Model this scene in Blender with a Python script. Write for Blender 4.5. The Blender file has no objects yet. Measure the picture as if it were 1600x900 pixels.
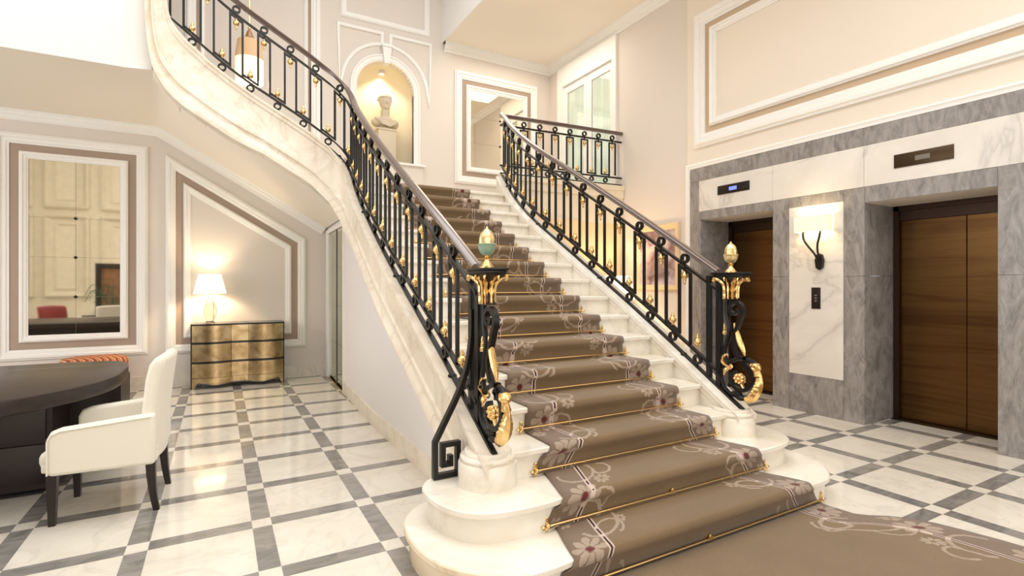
import bpy, bmesh, math, random
from mathutils import Vector, Matrix
random.seed(7)
C = bpy.context.scene.collection
PI = math.pi
R_ = math.radians

# ------------------------------------------------------------------ camera
YAW = 0.5142
cam_d = bpy.data.cameras.new('camera'); cam = bpy.data.objects.new('camera', cam_d); C.objects.link(cam)
cam.location = (0, 0, 1.4); cam.rotation_euler = (PI/2, 0, -YAW)
cam_d.sensor_fit = 'HORIZONTAL'; cam_d.sensor_width = 36.0; cam_d.lens = 812.2/1600*36.0
cam_d.shift_y = -5.2/1600; cam_d.clip_start = 0.05; cam_d.clip_end = 100
bpy.context.scene.camera = cam

# ------------------------------------------------------------------ light
S = bpy.context.scene
S.view_settings.view_transform = 'Standard'; S.view_settings.look = 'None'
S.view_settings.exposure = 0.08; S.view_settings.gamma = 1.0
S.view_settings.use_curve_mapping = False
W = bpy.data.worlds.new('world'); S.world = W; W.use_nodes = True
W.node_tree.nodes['Background'].inputs[0].default_value = (0.85, 0.92, 1.0, 1)
W.node_tree.nodes['Background'].inputs[1].default_value = 1.0

def area(name, loc, rot, size, power, col=(1, .97, .93), sy=None, spread=None):
    d = bpy.data.lights.new(name, 'AREA'); d.energy = power; d.color = col
    d.shape = 'RECTANGLE'; d.size = size; d.size_y = sy or size
    if spread: d.spread = spread
    o = bpy.data.objects.new(name, d); C.objects.link(o); o.location = loc; o.rotation_euler = rot
    return o
def point(name, loc, power, col=(1, .78, .5), r=.05):
    d = bpy.data.lights.new(name, 'POINT'); d.energy = power; d.color = col; d.shadow_soft_size = r
    o = bpy.data.objects.new(name, d); C.objects.link(o); o.location = loc
    return o
def spot(name, loc, rot, power, ang, col=(1, .82, .55), r=.03, blend=.6):
    d = bpy.data.lights.new(name, 'SPOT'); d.energy = power; d.color = col; d.spot_size = ang; d.spot_blend = blend; d.shadow_soft_size = r
    o = bpy.data.objects.new(name, d); C.objects.link(o); o.location = loc; o.rotation_euler = rot
    return o
# daylight down the stair hall, windows behind the camera, soft light in the desk area
area('hall_skylight', (2.0, 1.8, 7.1), (0, 0, 0), 5.5, 400, (.97, .985, 1), 8.5)
area('desk_skylight', (-3.6, 2.0, 7.1), (0, 0, 0), 3.5, 120, (.97, .985, 1), 7)
area('front_windows', (2.7, -3.9, 2.4), (R_(90), 0, 0), 5.4, 95, (1, .985, .96), 4.2)
area('left_fill', (-6.0, 3.0, 2.0), (0, R_(-90), 0), 3.4, 185, (.93, .97, 1), 6.5)  # added fill on the unseen left wall, lifts the soffit and left walls
area('landing_wash', (4.5, 7.3, 5.5), (0, 0, 0), 1.6, 30, (1, .88, .74), 1.6)

# ------------------------------------------------------------------ node helpers
class X:
    """tiny expression builder for Math nodes"""
    def __init__(s, nt, sock): s.nt = nt; s.s = sock
    def _m(s, op, *a, clamp=False):
        n = s.nt.nodes.new('ShaderNodeMath'); n.operation = op; n.use_clamp = clamp
        for i, v in enumerate((s,)+a):
            if isinstance(v, X): s.nt.links.new(v.s, n.inputs[i])
            else: n.inputs[i].default_value = v
        return X(s.nt, n.outputs[0])
    def __add__(s, o): return s._m('ADD', o)
    def __sub__(s, o): return s._m('SUBTRACT', o)
    def __mul__(s, o): return s._m('MULTIPLY', o)
    def __truediv__(s, o): return s._m('DIVIDE', o)
    def lt(s, o): return s._m('LESS_THAN', o)
    def gt(s, o): return s._m('GREATER_THAN', o)
    def abs(s): return s._m('ABSOLUTE')
    def fract(s): return s._m('FRACT')
    def floor(s): return s._m('FLOOR')
    def mn(s, o): return s._m('MINIMUM', o)
    def mx(s, o): return s._m('MAXIMUM', o)
    def __radd__(s, o): return s+o
    def __rmul__(s, o): return s*o
    def sqrt(s): return s._m('SQRT')
    def cos(s): return s._m('COSINE')
    def sin(s): return s._m('SINE')
    def atan2(s, o): return s._m('ARCTAN2', o)
    def pw(s, o): return s._m('POWER', o)
def lin(c):
    return tuple((x/255/12.92 if x/255 <= .04045 else ((x/255+.055)/1.055)**2.4) for x in c)+(1,)
def newmat(name):
    m = bpy.data.materials.new(name); m.use_nodes = True
    return m, m.node_tree, m.node_tree.nodes['Principled BSDF']
def mix(nt, fac, a, b):
    n = nt.nodes.new('ShaderNodeMix'); n.data_type = 'RGBA'
    for k, v in ((0, fac), (6, a), (7, b)):
        if isinstance(v, X): v = v.s
        if hasattr(v, 'is_output'): nt.links.new(v, n.inputs[k])
        else: n.inputs[k].default_value = v
    return n.outputs[2]
def noise(nt, scale, vec=None, detail=3, dist=0, rough=.5):
    n = nt.nodes.new('ShaderNodeTexNoise'); n.inputs['Scale'].default_value = scale
    n.inputs['Detail'].default_value = detail; n.inputs['Distortion'].default_value = dist; n.inputs['Roughness'].default_value = rough
    if vec is not None: nt.links.new(vec, n.inputs['Vector'])
    return X(nt, n.outputs['Fac'])
def coords(nt): return nt.nodes.new('ShaderNodeTexCoord').outputs['Object']
def stretch(nt, vec, sc, rot=(0, 0, 0)):
    n = nt.nodes.new('ShaderNodeMapping'); n.inputs['Scale'].default_value = sc; n.inputs['Rotation'].default_value = rot
    nt.links.new(vec, n.inputs['Vector']); return n.outputs[0]
def ramp(nt, x, stops):
    n = nt.nodes.new('ShaderNodeValToRGB'); e = n.color_ramp.elements
    while len(e) < len(stops): e.new(.5)
    for i, (p, c) in enumerate(stops): e[i].position = p; e[i].color = c
    nt.links.new(x.s, n.inputs[0]); return n.outputs[0]
def bump(nt, b, h, strength=.2, dist=.01):
    n = nt.nodes.new('ShaderNodeBump'); n.inputs['Strength'].default_value = strength; n.inputs['Distance'].default_value = dist
    nt.links.new(h.s, n.inputs['Height']); nt.links.new(n.outputs[0], b.inputs['Normal'])
def plain(name, c, rough=.6, metal=0, var=0., vs=3., bmp=0., bs=60., emit=None, es=0, coat=0, alpha=None, trans=0, spec=None, sheen=0):
    m, nt, b = newmat(name)
    b.inputs['Roughness'].default_value = rough; b.inputs['Metallic'].default_value = metal
    col = lin(c); b.inputs['Base Color'].default_value = col
    if var:
        f = noise(nt, vs, coords(nt), 3)
        d = tuple(x*(1-var) for x in col[:3])+(1,); u = tuple(min(1, x*(1+var)) for x in col[:3])+(1,)
        nt.links.new(mix(nt, f, d, u), b.inputs['Base Color'])
    if bmp: bump(nt, b, noise(nt, bs, coords(nt), 2), bmp, .004)
    if emit: b.inputs['Emission Color'].default_value = lin(emit); b.inputs['Emission Strength'].default_value = es
    if coat: b.inputs['Coat Weight'].default_value = coat; b.inputs['Coat Roughness'].default_value = .1
    if trans: b.inputs['Transmission Weight'].default_value = trans
    if spec is not None: b.inputs['Specular IOR Level'].default_value = spec
    if sheen: b.inputs['Sheen Weight'].default_value = sheen
    return m
def marble(name, base, dark, vein, rough=.2, scale=1.2, rot=(.4, .3, .6), vamt=.5, stretchv=(1, 1, 1)):
    m, nt, b = newmat(name)
    v = stretch(nt, coords(nt), stretchv, rot)
    f = noise(nt, scale*2, v, 6, 1.2, .6)
    base_c = ramp(nt, f, [(.3, lin(dark)), (.62, lin(base))])
    g = noise(nt, scale, v, 5, 2.2, .55)
    w = (g-.5).abs()
    vn = ramp(nt, w, [(.0, (vamt,)*3+(1,)), (.018, (vamt*.35,)*3+(1,)), (.05, (0, 0, 0, 1))])
    nt.links.new(mix(nt, vn, base_c, lin(vein)), b.inputs['Base Color'])
    b.inputs['Roughness'].default_value = rough
    return m

M = {}
M['wall'] = plain('wall_paint', (226, 217, 208), .85, var=.02, vs=2)
M['wall2'] = plain('wall_paint_cream', (240, 228, 212), .85, var=.02, vs=2)
M['soffit'] = plain('soffit_paint', (250, 240, 226), .85)
M['white'] = plain('white_gloss_paint', (246, 243, 238), .45)
M['ceiling'] = plain('ceiling_paint', (250, 248, 245), .9)
M['taupe'] = plain('taupe_band_paint', (172, 152, 136), .8, var=.02)
M['tan'] = plain('tan_band_paint', (205, 180, 150), .8, var=.02)
M['stairwall'] = plain('stair_side_paint', (236, 230, 227), .8, var=.01)
M['whitemarble'] = marble('white_marble', (238, 232, 220), (226, 217, 202), (170, 162, 152), .16, .9, vamt=.30)
M['stepmarble'] = marble('step_marble', (243, 237, 226), (234, 223, 204), (186, 176, 160), .2, 1.1, vamt=.2)
M['tanmarble'] = marble('tan_marble', (244, 226, 200), (238, 214, 180), (190, 160, 130), .2, 1.0, vamt=.35)
M['creammarble'] = marble('cream_string_marble', (240, 230, 214), (228, 212, 190), (180, 158, 130), .28, 1.3, vamt=.3)
M['greymarble'] = marble('grey_marble', (160, 154, 150), (116, 111, 109), (188, 182, 178), .25, 2.6, (.7, .2, .9), .25, (1, 2.4, .8))
M['panelmarble'] = marble('panel_marble', (236, 230, 222), (224, 217, 207), (150, 146, 142), .2, .55, vamt=.35)
M['limestone'] = plain('limestone', (228, 217, 196), .7, var=.12, vs=5, bmp=.3, bs=25)
M['iron'] = plain('black_wrought_iron', (15, 12, 11), .4, 0, coat=.08, spec=.35)
M['rail'] = plain('dark_brown_handrail', (92, 72, 66), .24, coat=.9)
M['gold'] = plain('gilded_metal', (240, 202, 138), .24, 1, var=.12, vs=30, bmp=.25, bs=90)
M['brass'] = plain('polished_brass', (236, 204, 146), .2, 1)
M['acorn'] = plain('pale_gold_acorn', (236, 214, 160), .3, .85, bmp=.2, bs=60)
M['cup'] = plain('verdigris_cup', (150, 176, 152), .45, .3, bmp=.4, bs=80)
M['black'] = plain('black_lacquer', (20, 15, 14), .3, coat=.4)
M['espresso'] = None
M['cream'] = plain('cream_upholstery', (236, 229, 214), .85, bmp=.15, bs=300, sheen=.2)
M['leg'] = plain('dark_chair_leg', (36, 26, 24), .35)
M['red'] = plain('red_velvet', (140, 36, 30), .8, var=.15, vs=8, sheen=.5)
M['bronze'] = None
M['plaque'] = plain('bronze_plaque', (72, 56, 36), .35, .7)
M['plaque2'] = plain('dark_plaque', (44, 34, 30), .35, .5)
M['lcd'] = plain('display_screen', (60, 70, 160), .3, emit=(130, 150, 255), es=1.1)
M['lcdoff'] = plain('display_screen_dim', (120, 110, 100), .3)
M['shade'] = plain('lit_lampshade', (255, 246, 228), .8, emit=(255, 240, 205), es=1.05)
M['shade2'] = plain('lit_sconce_shade', (255, 246, 215), .8, emit=(255, 232, 170), es=.5)
M['mirror'] = plain('aged_mirror_glass', (238, 232, 216), .03, 1)
M['doormirror'] = plain('green_tinted_mirror', (206, 212, 190), .04, 1)
M['plaster'] = plain('plaster_bust', (214, 200, 176), .6, var=.05)
M['niche'] = plain('niche_paint', (234, 222, 194), .8)
M['curtain'] = None
M['leaf'] = plain('palm_leaf_green', (40, 70, 28), .5)
M['pot'] = plain('dark_pot', (40, 34, 30), .4)
M['paper'] = plain('pale_plastic', (226, 222, 210), .5)
M['gilt'] = plain('pale_gilt_wood', (222, 198, 158), .45, var=.05)
M['pink'] = plain('warm_wall_paint', (236, 206, 168), .8, var=.03, vs=2)

# espresso wood
m, nt, b = newmat('espresso_wood'); v = stretch(nt, coords(nt), (1, 12, 12))
nt.links.new(mix(nt, noise(nt, 3, v, 4), lin((30, 20, 19)), lin((50, 36, 34))), b.inputs['Base Color']); b.inputs['Roughness'].default_value = .32
M['espresso'] = m
# bronze lift door: faint horizontal reflection streaks painted into the colour
m, nt, b = newmat('bronze_lift_door'); v = stretch(nt, coords(nt), (1, .5, 9))
nt.links.new(ramp(nt, noise(nt, 1.2, v, 3, .8), [(.3, lin((88, 60, 32))), (.55, lin((108, 78, 42))), (.7, lin((96, 68, 36)))]), b.inputs['Base Color'])
b.inputs['Metallic'].default_value = .85; b.inputs['Roughness'].default_value = .28
M['bronze'] = m
M['bronzedark'] = plain('dark_bronze_frame', (58, 38, 24), .35, .6)
# pleated pale curtain behind glass
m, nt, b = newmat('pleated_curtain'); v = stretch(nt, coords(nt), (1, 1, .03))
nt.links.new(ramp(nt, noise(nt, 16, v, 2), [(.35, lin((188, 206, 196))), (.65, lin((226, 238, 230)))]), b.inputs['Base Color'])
b.inputs['Emission Color'].default_value = lin((205, 228, 218)); b.inputs['Emission Strength'].default_value = .55  # glow added to the cloth so it stays bright behind the glass
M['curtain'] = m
# gold-leaf chest front
m, nt, b = newmat('silver_gold_leaf'); v = stretch(nt, coords(nt), (1, 1, 1))
f = noise(nt, 7, v, 5, .5); g = noise(nt, 60, stretch(nt, coords(nt), (1, 1, 6)), 2)
nt.links.new(ramp(nt, f*.75+g*.25, [(.32, lin((150, 122, 86))), (.5, lin((198, 172, 128))), (.68, lin((228, 208, 168)))]), b.inputs['Base Color'])
b.inputs['Metallic'].default_value = .95; b.inputs['Roughness'].default_value = .27
M['goldleaf'] = m
# striped stool fabric
m, nt, b = newmat('striped_stool_fabric')
c = coords(nt); sp = nt.nodes.new('ShaderNodeSeparateXYZ'); nt.links.new(c, sp.inputs[0])
x, y, z = (X(nt, sp.outputs[i]) for i in range(3))
wv = (x*0.9+y*.5+(noise(nt, 4, c, 1)*.05)+z*.1)*14.0
nt.links.new(ramp(nt, wv.fract(), [(0, lin((120, 50, 34))), (.22, lin((214, 150, 96))), (.42, lin((190, 84, 50))), (.6, lin((230, 190, 140))), (.8, lin((150, 60, 40)))]), b.inputs['Base Color'])
b.inputs['Roughness'].default_value = .8
M['stripe'] = m
# clear glass lamp body
m, nt, b = newmat('clear_glass'); b.inputs['Transmission Weight'].default_value = .85; b.inputs['Roughness'].default_value = .06
b.inputs['Base Color'].default_value = lin((250, 244, 232)); M['glass'] = m
# picture: soft lilac/brown painting
m, nt, b = newmat('soft_portrait_print')
f = noise(nt, 2.6, coords(nt), 2, 1.5)
nt.links.new(ramp(nt, f, [(.3, lin((112, 78, 62))), (.45, lin((150, 128, 136))), (.6, lin((196, 180, 184))), (.78, lin((220, 190, 150)))]), b.inputs['Base Color'])
M['picture'] = m

# marble floor with crossing grey bands
def floor_mat():
    m, nt, b = newmat('banded_marble_floor')
    c = coords(nt); sp = nt.nodes.new('ShaderNodeSeparateXYZ'); nt.links.new(c, sp.inputs[0])
    x, y = X(nt, sp.outputs[0]), X(nt, sp.outputs[1])
    def band(p, o, pitch, w):
        t = (p-o)/pitch+.5
        return ((t.fract()-.5).abs()*pitch).lt(w/2), t.floor()
    def xor(a, bb): return (a+bb)-(a*bb*2.0)
    a1, i1 = band(x, -.973, .5974, .102); b1, j1 = band(y, 3.385, .6255, .112)
    a2, i2 = band(y, 3.311, .5974, .102); b2, j2 = band(x, 5.151, .6255, .112)
    right = x.gt(2.3)
    dark = xor(a1, b1)*(right*-1.0+1.0)+xor(a2, b2)*right
    h = ((x/.5974+.1).floor()*12.99+(y/.6255+.1).floor()*78.2)
    rnd = (h.sin()*437.5).fract()
    v = stretch(nt, c, (1, 1, 1), (0, 0, .5))
    f = noise(nt, 2.2, v, 6, .8, .6)
    lightc = ramp(nt, f, [(.3, lin((222, 214, 200))), (.6, lin((235, 228, 215)))])
    w = (noise(nt, 1.1, v, 6, 2.4, .6)-.5).abs()
    lightc = mix(nt, ramp(nt, w, [(0, (.2,)*3+(1,)), (.02, (.05,)*3+(1,)), (.05, (0, 0, 0, 1))]), lightc, lin((160, 158, 152)))
    g = noise(nt, 5, stretch(nt, c, (1, 2.5, 1), (0, 0, .8)), 5, 1., .6)
    darkc = ramp(nt, g+rnd*.14-.07, [(.3, lin((112, 110, 108))), (.65, lin((150, 146, 141)))])
    col = mix(nt, dark, lightc, darkc)
    col = mix(nt, rnd*.10, col, lin((200, 180, 150)))
    nt.links.new(col, b.inputs['Base Color'])
    b.inputs['Roughness'].default_value = .075; b.inputs['Specular IOR Level'].default_value = .5
    return m
M['floor'] = floor_mat()

# woven carpet: border line, flowers, curling stems, all in cloth coordinates (u = metres from the edge, v = metres along)
def carpet_mat():
    m, nt, b = newmat('woven_stair_carpet')
    uv = nt.nodes.new('ShaderNodeUVMap'); uv.uv_map = 'cloth'
    sp = nt.nodes.new('ShaderNodeSeparateXYZ'); nt.links.new(uv.outputs[0], sp.inputs[0])
    u, v = X(nt, sp.outputs[0]), X(nt, sp.outputs[1])
    P = .86
    wn = noise(nt, 22, coords(nt), 2); wm = noise(nt, 27, coords(nt), 2, .6)
    u0_, v0_ = u, v
    u = u+(wn-.5)*.026; v = v+(wm-.5)*.026
    wob = (v*(2*PI/P)).sin()*.012
    d = (u0_-.205-wob)
    border = d.lt(0)
    cream = d.abs().lt(.016); darkl = d.abs().lt(.0065)
    def flower(u0, v0, R, n, ph):
        du = u-u0; dv = ((v/P+(.5-v0/P)).fract()-.5)*P
        rr = (du*du+dv*dv).sqrt(); th = dv.atan2(du)
        pet = rr.lt((((th*n+ph).cos().abs()).pw(.45)*.62+.38)*R)*rr.gt(R*.27)*((th*n+ph).cos().abs()+(rr/R)*-.22).gt(.12)
        return pet, rr.lt(R*.2), rr
    def curl(u0, v0, R, w, a0, a1):
        du = u-u0; dv = ((v/P+(.5-v0/P)).fract()-.5)*P
        rr = (du*du+dv*dv).sqrt(); th = dv.atan2(du)
        return ((rr-(R+(th-a0)*.008)).abs()).lt(w)*th.gt(a0)*th.lt(a1)
    f1, c1, r1 = flower(.105, .22, .098, 4, .3)
    f2, c2, r2 = flower(.14, .62, .104, 4, 0)
    f3, c3, r3 = flower(.30, .74, .055, 4, .5)
    curls = curl(.22, .42, .12, .010, -2.6, 2.2).mx(curl(.30, .34, .06, .009, -1.2, 2.9)).mx(curl(.16, .02, .11, .010, -3.1, .8)).mx(curl(.34, .86, .05, .009, -2.9, 1.4)).mx(curl(.27, .55, .075, .008, -.6, 3.0)).mx(flower(.385, .40, .035, 3, .8)[0]).mx(flower(.05, .48, .045, 3, .2)[0])
    lightp = f1.mx(f2).mx(f3).mx(curls)
    nz = noise(nt, 150, coords(nt), 3); nb = noise(nt, 3, coords(nt), 3)
    field = mix(nt, nb, lin((122, 100, 74)), lin((142, 118, 88)))
    col = mix(nt, border, field, lin((132, 112, 95)))
    col = mix(nt, lightp, col, lin((180, 160, 142)))
    col = mix(nt, cream, col, lin((222, 200, 186)))
    col = mix(nt, darkl*(lightp*-1.0+1.0), col, lin((48, 24, 28)))
    col = mix(nt, c1.mx(c2), col, lin((104, 28, 38)))
    col = mix(nt, nz*.42, col, lin((84, 72, 58)))
    nt.links.new(col, b.inputs['Base Color']); b.inputs['Roughness'].default_value = 1.0
    b.inputs['Sheen Weight'].default_value = .25; b.inputs['Specular IOR Level'].default_value = .1
    bump(nt, b, nz, .5, .004)
    return m
M['carpet'] = carpet_mat()

# ------------------------------------------------------------------ mesh helpers
class MB:
    def __init__(s): s.bm = bmesh.new()
    def poly(s, pts):
        return s.bm.faces.new([s.bm.verts.new(p) for p in pts])
    def grid(s, rows, closed_u=False, closed_v=False):
        V = [[s.bm.verts.new(p) for p in r] for r in rows]
        n, k = len(V), len(V[0])
        for i in range(n if closed_v else n-1):
            for j in range(k if closed_u else k-1):
                a, b2, c2, d2 = V[i][j], V[i][(j+1) % k], V[(i+1) % n][(j+1) % k], V[(i+1) % n][j]
                try: s.bm.faces.new((a, b2, c2, d2))
                except ValueError: pass
        return V
    def cap(s, ring):
        try: s.bm.faces.new(ring)
        except ValueError: pass
    def box(s, x0, x1, y0, y1, z0, z1, bev=0):
        vs = [s.bm.verts.new(p) for p in ((x0, y0, z0), (x1, y0, z0), (x1, y1, z0), (x0, y1, z0), (x0, y0, z1), (x1, y0, z1), (x1, y1, z1), (x0, y1, z1))]
        fs = [s.bm.faces.new([vs[i] for i in f]) for f in ((0, 3, 2, 1), (4, 5, 6, 7), (0, 1, 5, 4), (1, 2, 6, 5), (2, 3, 7, 6), (3, 0, 4, 7))]
        if bev:
            es = list({e for f in fs for e in f.edges})
            bmesh.ops.bevel(s.bm, geom=es, offset=bev, segments=2, affect='EDGES', profile=.5)
        return s
    def prism(s, pts, axis, a, b2):
        """polygon pts (2D) extruded along axis between a and b2"""
        def mk(p, t):
            return {'x': (t, p[0], p[1]), 'y': (p[0], t, p[1]), 'z': (p[0], p[1], t)}[axis]
        A = [s.bm.verts.new(mk(p, a)) for p in pts]; B = [s.bm.verts.new(mk(p, b2)) for p in pts]
        n = len(pts)
        s.cap(A[::-1]); s.cap(B)
        for i in range(n): s.bm.faces.new((A[i], A[(i+1) % n], B[(i+1) % n], B[i]))
        return s
    def lathe(s, prof, c=(0, 0, 0), n=24, axis='z', ribs=0, ramp_=0.):
        rows = []
        for r, z in prof:
            row = []
            for i in range(n):
                a = 2*PI*i/n; rr = r*(1+ramp_*math.cos(ribs*a)) if ribs else r
                p = (rr*math.cos(a), rr*math.sin(a), z)
                if axis == 'y': p = (p[0], p[2], p[1])
                if axis == 'x': p = (p[2], p[0], p[1])
                row.append((c[0]+p[0], c[1]+p[1], c[2]+p[2]))
            rows.append(row)
        V = s.grid(rows, closed_u=True)
        s.cap(V[0][::-1]); s.cap(V[-1])
        return s
    def tube(s, pts, r, n=8, closed=False, caps=True, flat=1.0):
        pts = [Vector(p) for p in pts]; N = len(pts)
        rad = r if isinstance(r, (list, tuple)) else [r]*N
        rows = []; up = None
        for i, p in enumerate(pts):
            t = (pts[(i+1) % N]-pts[i-1]) if closed else (pts[min(i+1, N-1)]-pts[max(i-1, 0)])
            t.normalize()
            if up is None:
                up = Vector((0, 0, 1)) if abs(t.z) < .9 else Vector((0, 1, 0))
            a = t.cross(up)
            if a.length < 1e-5: a = t.orthogonal()
            a.normalize(); bb = a.cross(t).normalized(); up = bb
            rows.append([tuple(p+a*math.cos(2*PI*j/n)*rad[i]+bb*math.sin(2*PI*j/n)*rad[i]*flat) for j in range(n)])
        V = s.grid(rows, closed_u=True, closed_v=closed)
        if not closed and caps: s.cap(V[0][::-1]); s.cap(V[-1])
        return s
    def bar(s, pts, w, h, side, closed=False, tap=None):
        """rectangular bar along pts; `side` is the constant width direction, h the thickness across it"""
        pts = [Vector(p) for p in pts]; N = len(pts); side = Vector(side).normalized(); rows = []
        for i, p in enumerate(pts):
            if closed: t0 = (p-pts[i-1]).normalized(); t1 = (pts[(i+1) % N]-p).normalized()
            else:
                t0 = (p-pts[i-1]).normalized() if i > 0 else (pts[1]-p).normalized()
                t1 = (pts[i+1]-p).normalized() if i < N-1 else t0
            n0 = side.cross(t0).normalized(); n1 = side.cross(t1).normalized()
            n = (n0+n1); n = n.normalized() if n.length > 1e-4 else n0
            k = 1/max(.35, n.dot(n0)); f = tap[i] if tap else 1
            a = side*w/2*f; bb = n*h/2*k*f
            rows.append([tuple(p-a-bb), tuple(p+a-bb), tuple(p+a+bb), tuple(p-a+bb)])
        V = s.grid(rows, closed_u=True, closed_v=closed)
        if not closed: s.cap(V[0][::-1]); s.cap(V[-1])
        return s
    def ell(s, c, r, seg=16, rings=10, rot=None):
        mt = Matrix.Translation(c) @ (rot.to_4x4() if rot else Matrix.Identity(4)) @ Matrix.Diagonal((r[0], r[1], r[2], 1))
        bmesh.ops.create_uvsphere(s.bm, u_segments=seg, v_segments=rings, radius=1, matrix=mt); return s
    def torus(s, c, R, r, axis=(1, 0, 0), n=20, k=8, sx=1.0):
        ax = Vector(axis).normalized(); a = ax.orthogonal().normalized(); bb = ax.cross(a)
        rows = []
        for i in range(n):
            t = 2*PI*i/n; d = a*math.cos(t)+bb*math.sin(t)
            rows.append([tuple(Vector(c)+d*(R+r*math.cos(2*PI*j/k))+ax*(r*sx*math.sin(2*PI*j/k))) for j in range(k)])
        s.grid(rows, closed_u=True, closed_v=True); return s
    def build(s, name, mat, parent=None, kind=None, label=None, cat=None, group=None, sharp=35, loc=None, bevel=0, smooth=True, sub=0):
        bmesh.ops.recalc_face_normals(s.bm, faces=s.bm.faces)
        ang = R_(sharp)
        if loc: bmesh.ops.translate(s.bm, verts=s.bm.verts, vec=-Vector(loc))
        me = bpy.data.meshes.new(name)
        for e in s.bm.edges:
            e.smooth = not (len(e.link_faces) == 2 and e.calc_face_angle(0) > ang) if smooth else False
        for f in s.bm.faces: f.smooth = smooth
        s.bm.to_mesh(me); s.bm.free()
        me.materials.append(mat)
        o = bpy.data.objects.new(name, me); C.objects.link(o)
        if loc: o.location = loc
        if parent: o.parent = parent
        if bevel:
            bv = o.modifiers.new('bevel', 'BEVEL'); bv.width = bevel; bv.segments = 2; bv.limit_method = 'ANGLE'; bv.angle_limit = R_(40)
        if sub:
            sm = o.modifiers.new('subd', 'SUBSURF'); sm.levels = sub; sm.render_levels = sub
        props(o, kind, label, cat, group)
        return o
def props(o, kind=None, label=None, cat=None, group=None):
    if kind: o['kind'] = kind
    if label: o['label'] = label
    if cat: o['category'] = cat
    if group: o['group'] = group
def empty(name, loc=(0, 0, 0), rz=0, kind=None, label=None, cat=None, group=None):
    o = bpy.data.objects.new(name, None); C.objects.link(o); o.location = loc; o.rotation_euler = (0, 0, rz); o.empty_display_size = .1
    props(o, kind, label, cat, group); return o
def st(mb, name, mat, **k): return mb.build(name, mat, kind='structure', **k)
def copy_tree(o, parent=None):
    c2 = o.copy(); C.objects.link(c2)
    if parent: c2.parent = parent
    for ch in list(o.children): copy_tree(ch, c2)
    return c2
def lerp(a, b2, t): return a+(b2-a)*t
def interp(tab, t):
    if t <= tab[0][0]: return tab[0][1]
    for (a, va), (b2, vb) in zip(tab, tab[1:]):
        if t <= b2: return lerp(va, vb, (t-a)/(b2-a))
    return tab[-1][1]
def catmull(P, n=6):
    P = [Vector(p) for p in P]; out = []
    Q = [P[0]*2-P[1]]+P+[P[-1]*2-P[-2]]
    for i in range(1, len(Q)-2):
        p0, p1, p2, p3 = Q[i-1:i+3]
        for k in range(n):
            t = k/n
            out.append(.5*((2*p1)+(p2-p0)*t+(2*p0-5*p1+4*p2-p3)*t*t+(3*p1-p0-3*p2+p3)*t**3))
    out.append(P[-1]); return out

def offset_poly(poly, d, closed=True):
    n = len(poly); out = []
    for i in range(n):
        p = Vector(poly[i])
        if closed or 0 < i < n-1:
            a = (p-Vector(poly[i-1])).normalized(); b2 = (Vector(poly[(i+1) % n])-p).normalized()
        elif i == 0: a = b2 = (Vector(poly[1])-p).normalized()
        else: a = b2 = (p-Vector(poly[i-1])).normalized()
        na = Vector((-a.y, a.x)); nb = Vector((-b2.y, b2.x)); nn = na+nb
        nn = nn/nn.length if nn.length > 1e-5 else na
        out.append(tuple(p+nn*(d/max(.3, nn.dot(na)))))
    return out
def mould(mb, poly, prof, mapf, closed=True):
    """profile list (inward offset, projection) swept round a polygon; mapf(p2, projection)->3D"""
    rings = [[mapf(q, h) for q in offset_poly(poly, d, closed)] for d, h in prof]
    mb.grid(rings, closed_u=closed)
    return mb
PROF = lambda w, h: [(0, 0), (0, h*.55), (w*.12, h*.6), (w*.2, h), (w*.42, h), (w*.5, h*.7), (w*.78, h*.62), (w*.85, h*.4), (w, h*.35), (w, 0)]

# ------------------------------------------------------------------ room shell
YB = 8.5; XE = 5.63; YF = -4.2; XL = -6.2; ZT = 7.3
st(MB().box(XL-.2, 6.6, YF-.2, 8.9, -.15, 0), 'floor', M['floor'])
# back wall with arched niche opening
NX0, NX1, NZ0, NZS = 1.932, 2.879, 3.42, 4.60; NR = (NX1-NX0)/2; NC = (NX0+NX1)/2
mb = MB()
arch = [(NC-NR*math.cos(a), NZS+NR*math.sin(a)) for a in [PI*i/24 for i in range(25)]]
for x0, x1, z0, z1 in ((XL, NX0, 0, ZT), (NX1, 5.9, 0, ZT), (NX0, NX1, 0, NZ0)):
    mb.box(x0, x1, YB, YB+.12, z0, z1)
for (xa, za), (xb, zb) in zip(arch, arch[1:]):
    mb.prism([(xa, za), (xb, zb), (xb, ZT), (xa, ZT)], 'y', YB, YB+.12)
wall_back = st(mb, 'wall_back', M['wall'], smooth=False)
# niche shell (half dome over half cylinder)
mb = MB(); rows = []
D = .42
for z in (NZ0, NZ0+.3, NZ0+.7, NZS):
    rows.append([(NC-NR*math.cos(a), YB+.11+D*math.sin(a), z) for a in [PI*i/20 for i in range(21)]])
for k in range(1, 9):
    e = PI/2*k/8.0
    rows.append([(NC-NR*math.cos(a)*math.cos(e), YB+.11+D*math.sin(a)*math.cos(e), NZS+NR*math.sin(e)) for a in [PI*i/20 for i in range(21)]])
mb.grid(rows)
mb.poly([(NX0-.0, YB, NZ0), (NX1, YB, NZ0), (NX1, YB+.6, NZ0), (NX0, YB+.6, NZ0)])
mb.build('niche_shell', M['niche'], wall_back, label='pale gold painted niche recess')
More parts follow.
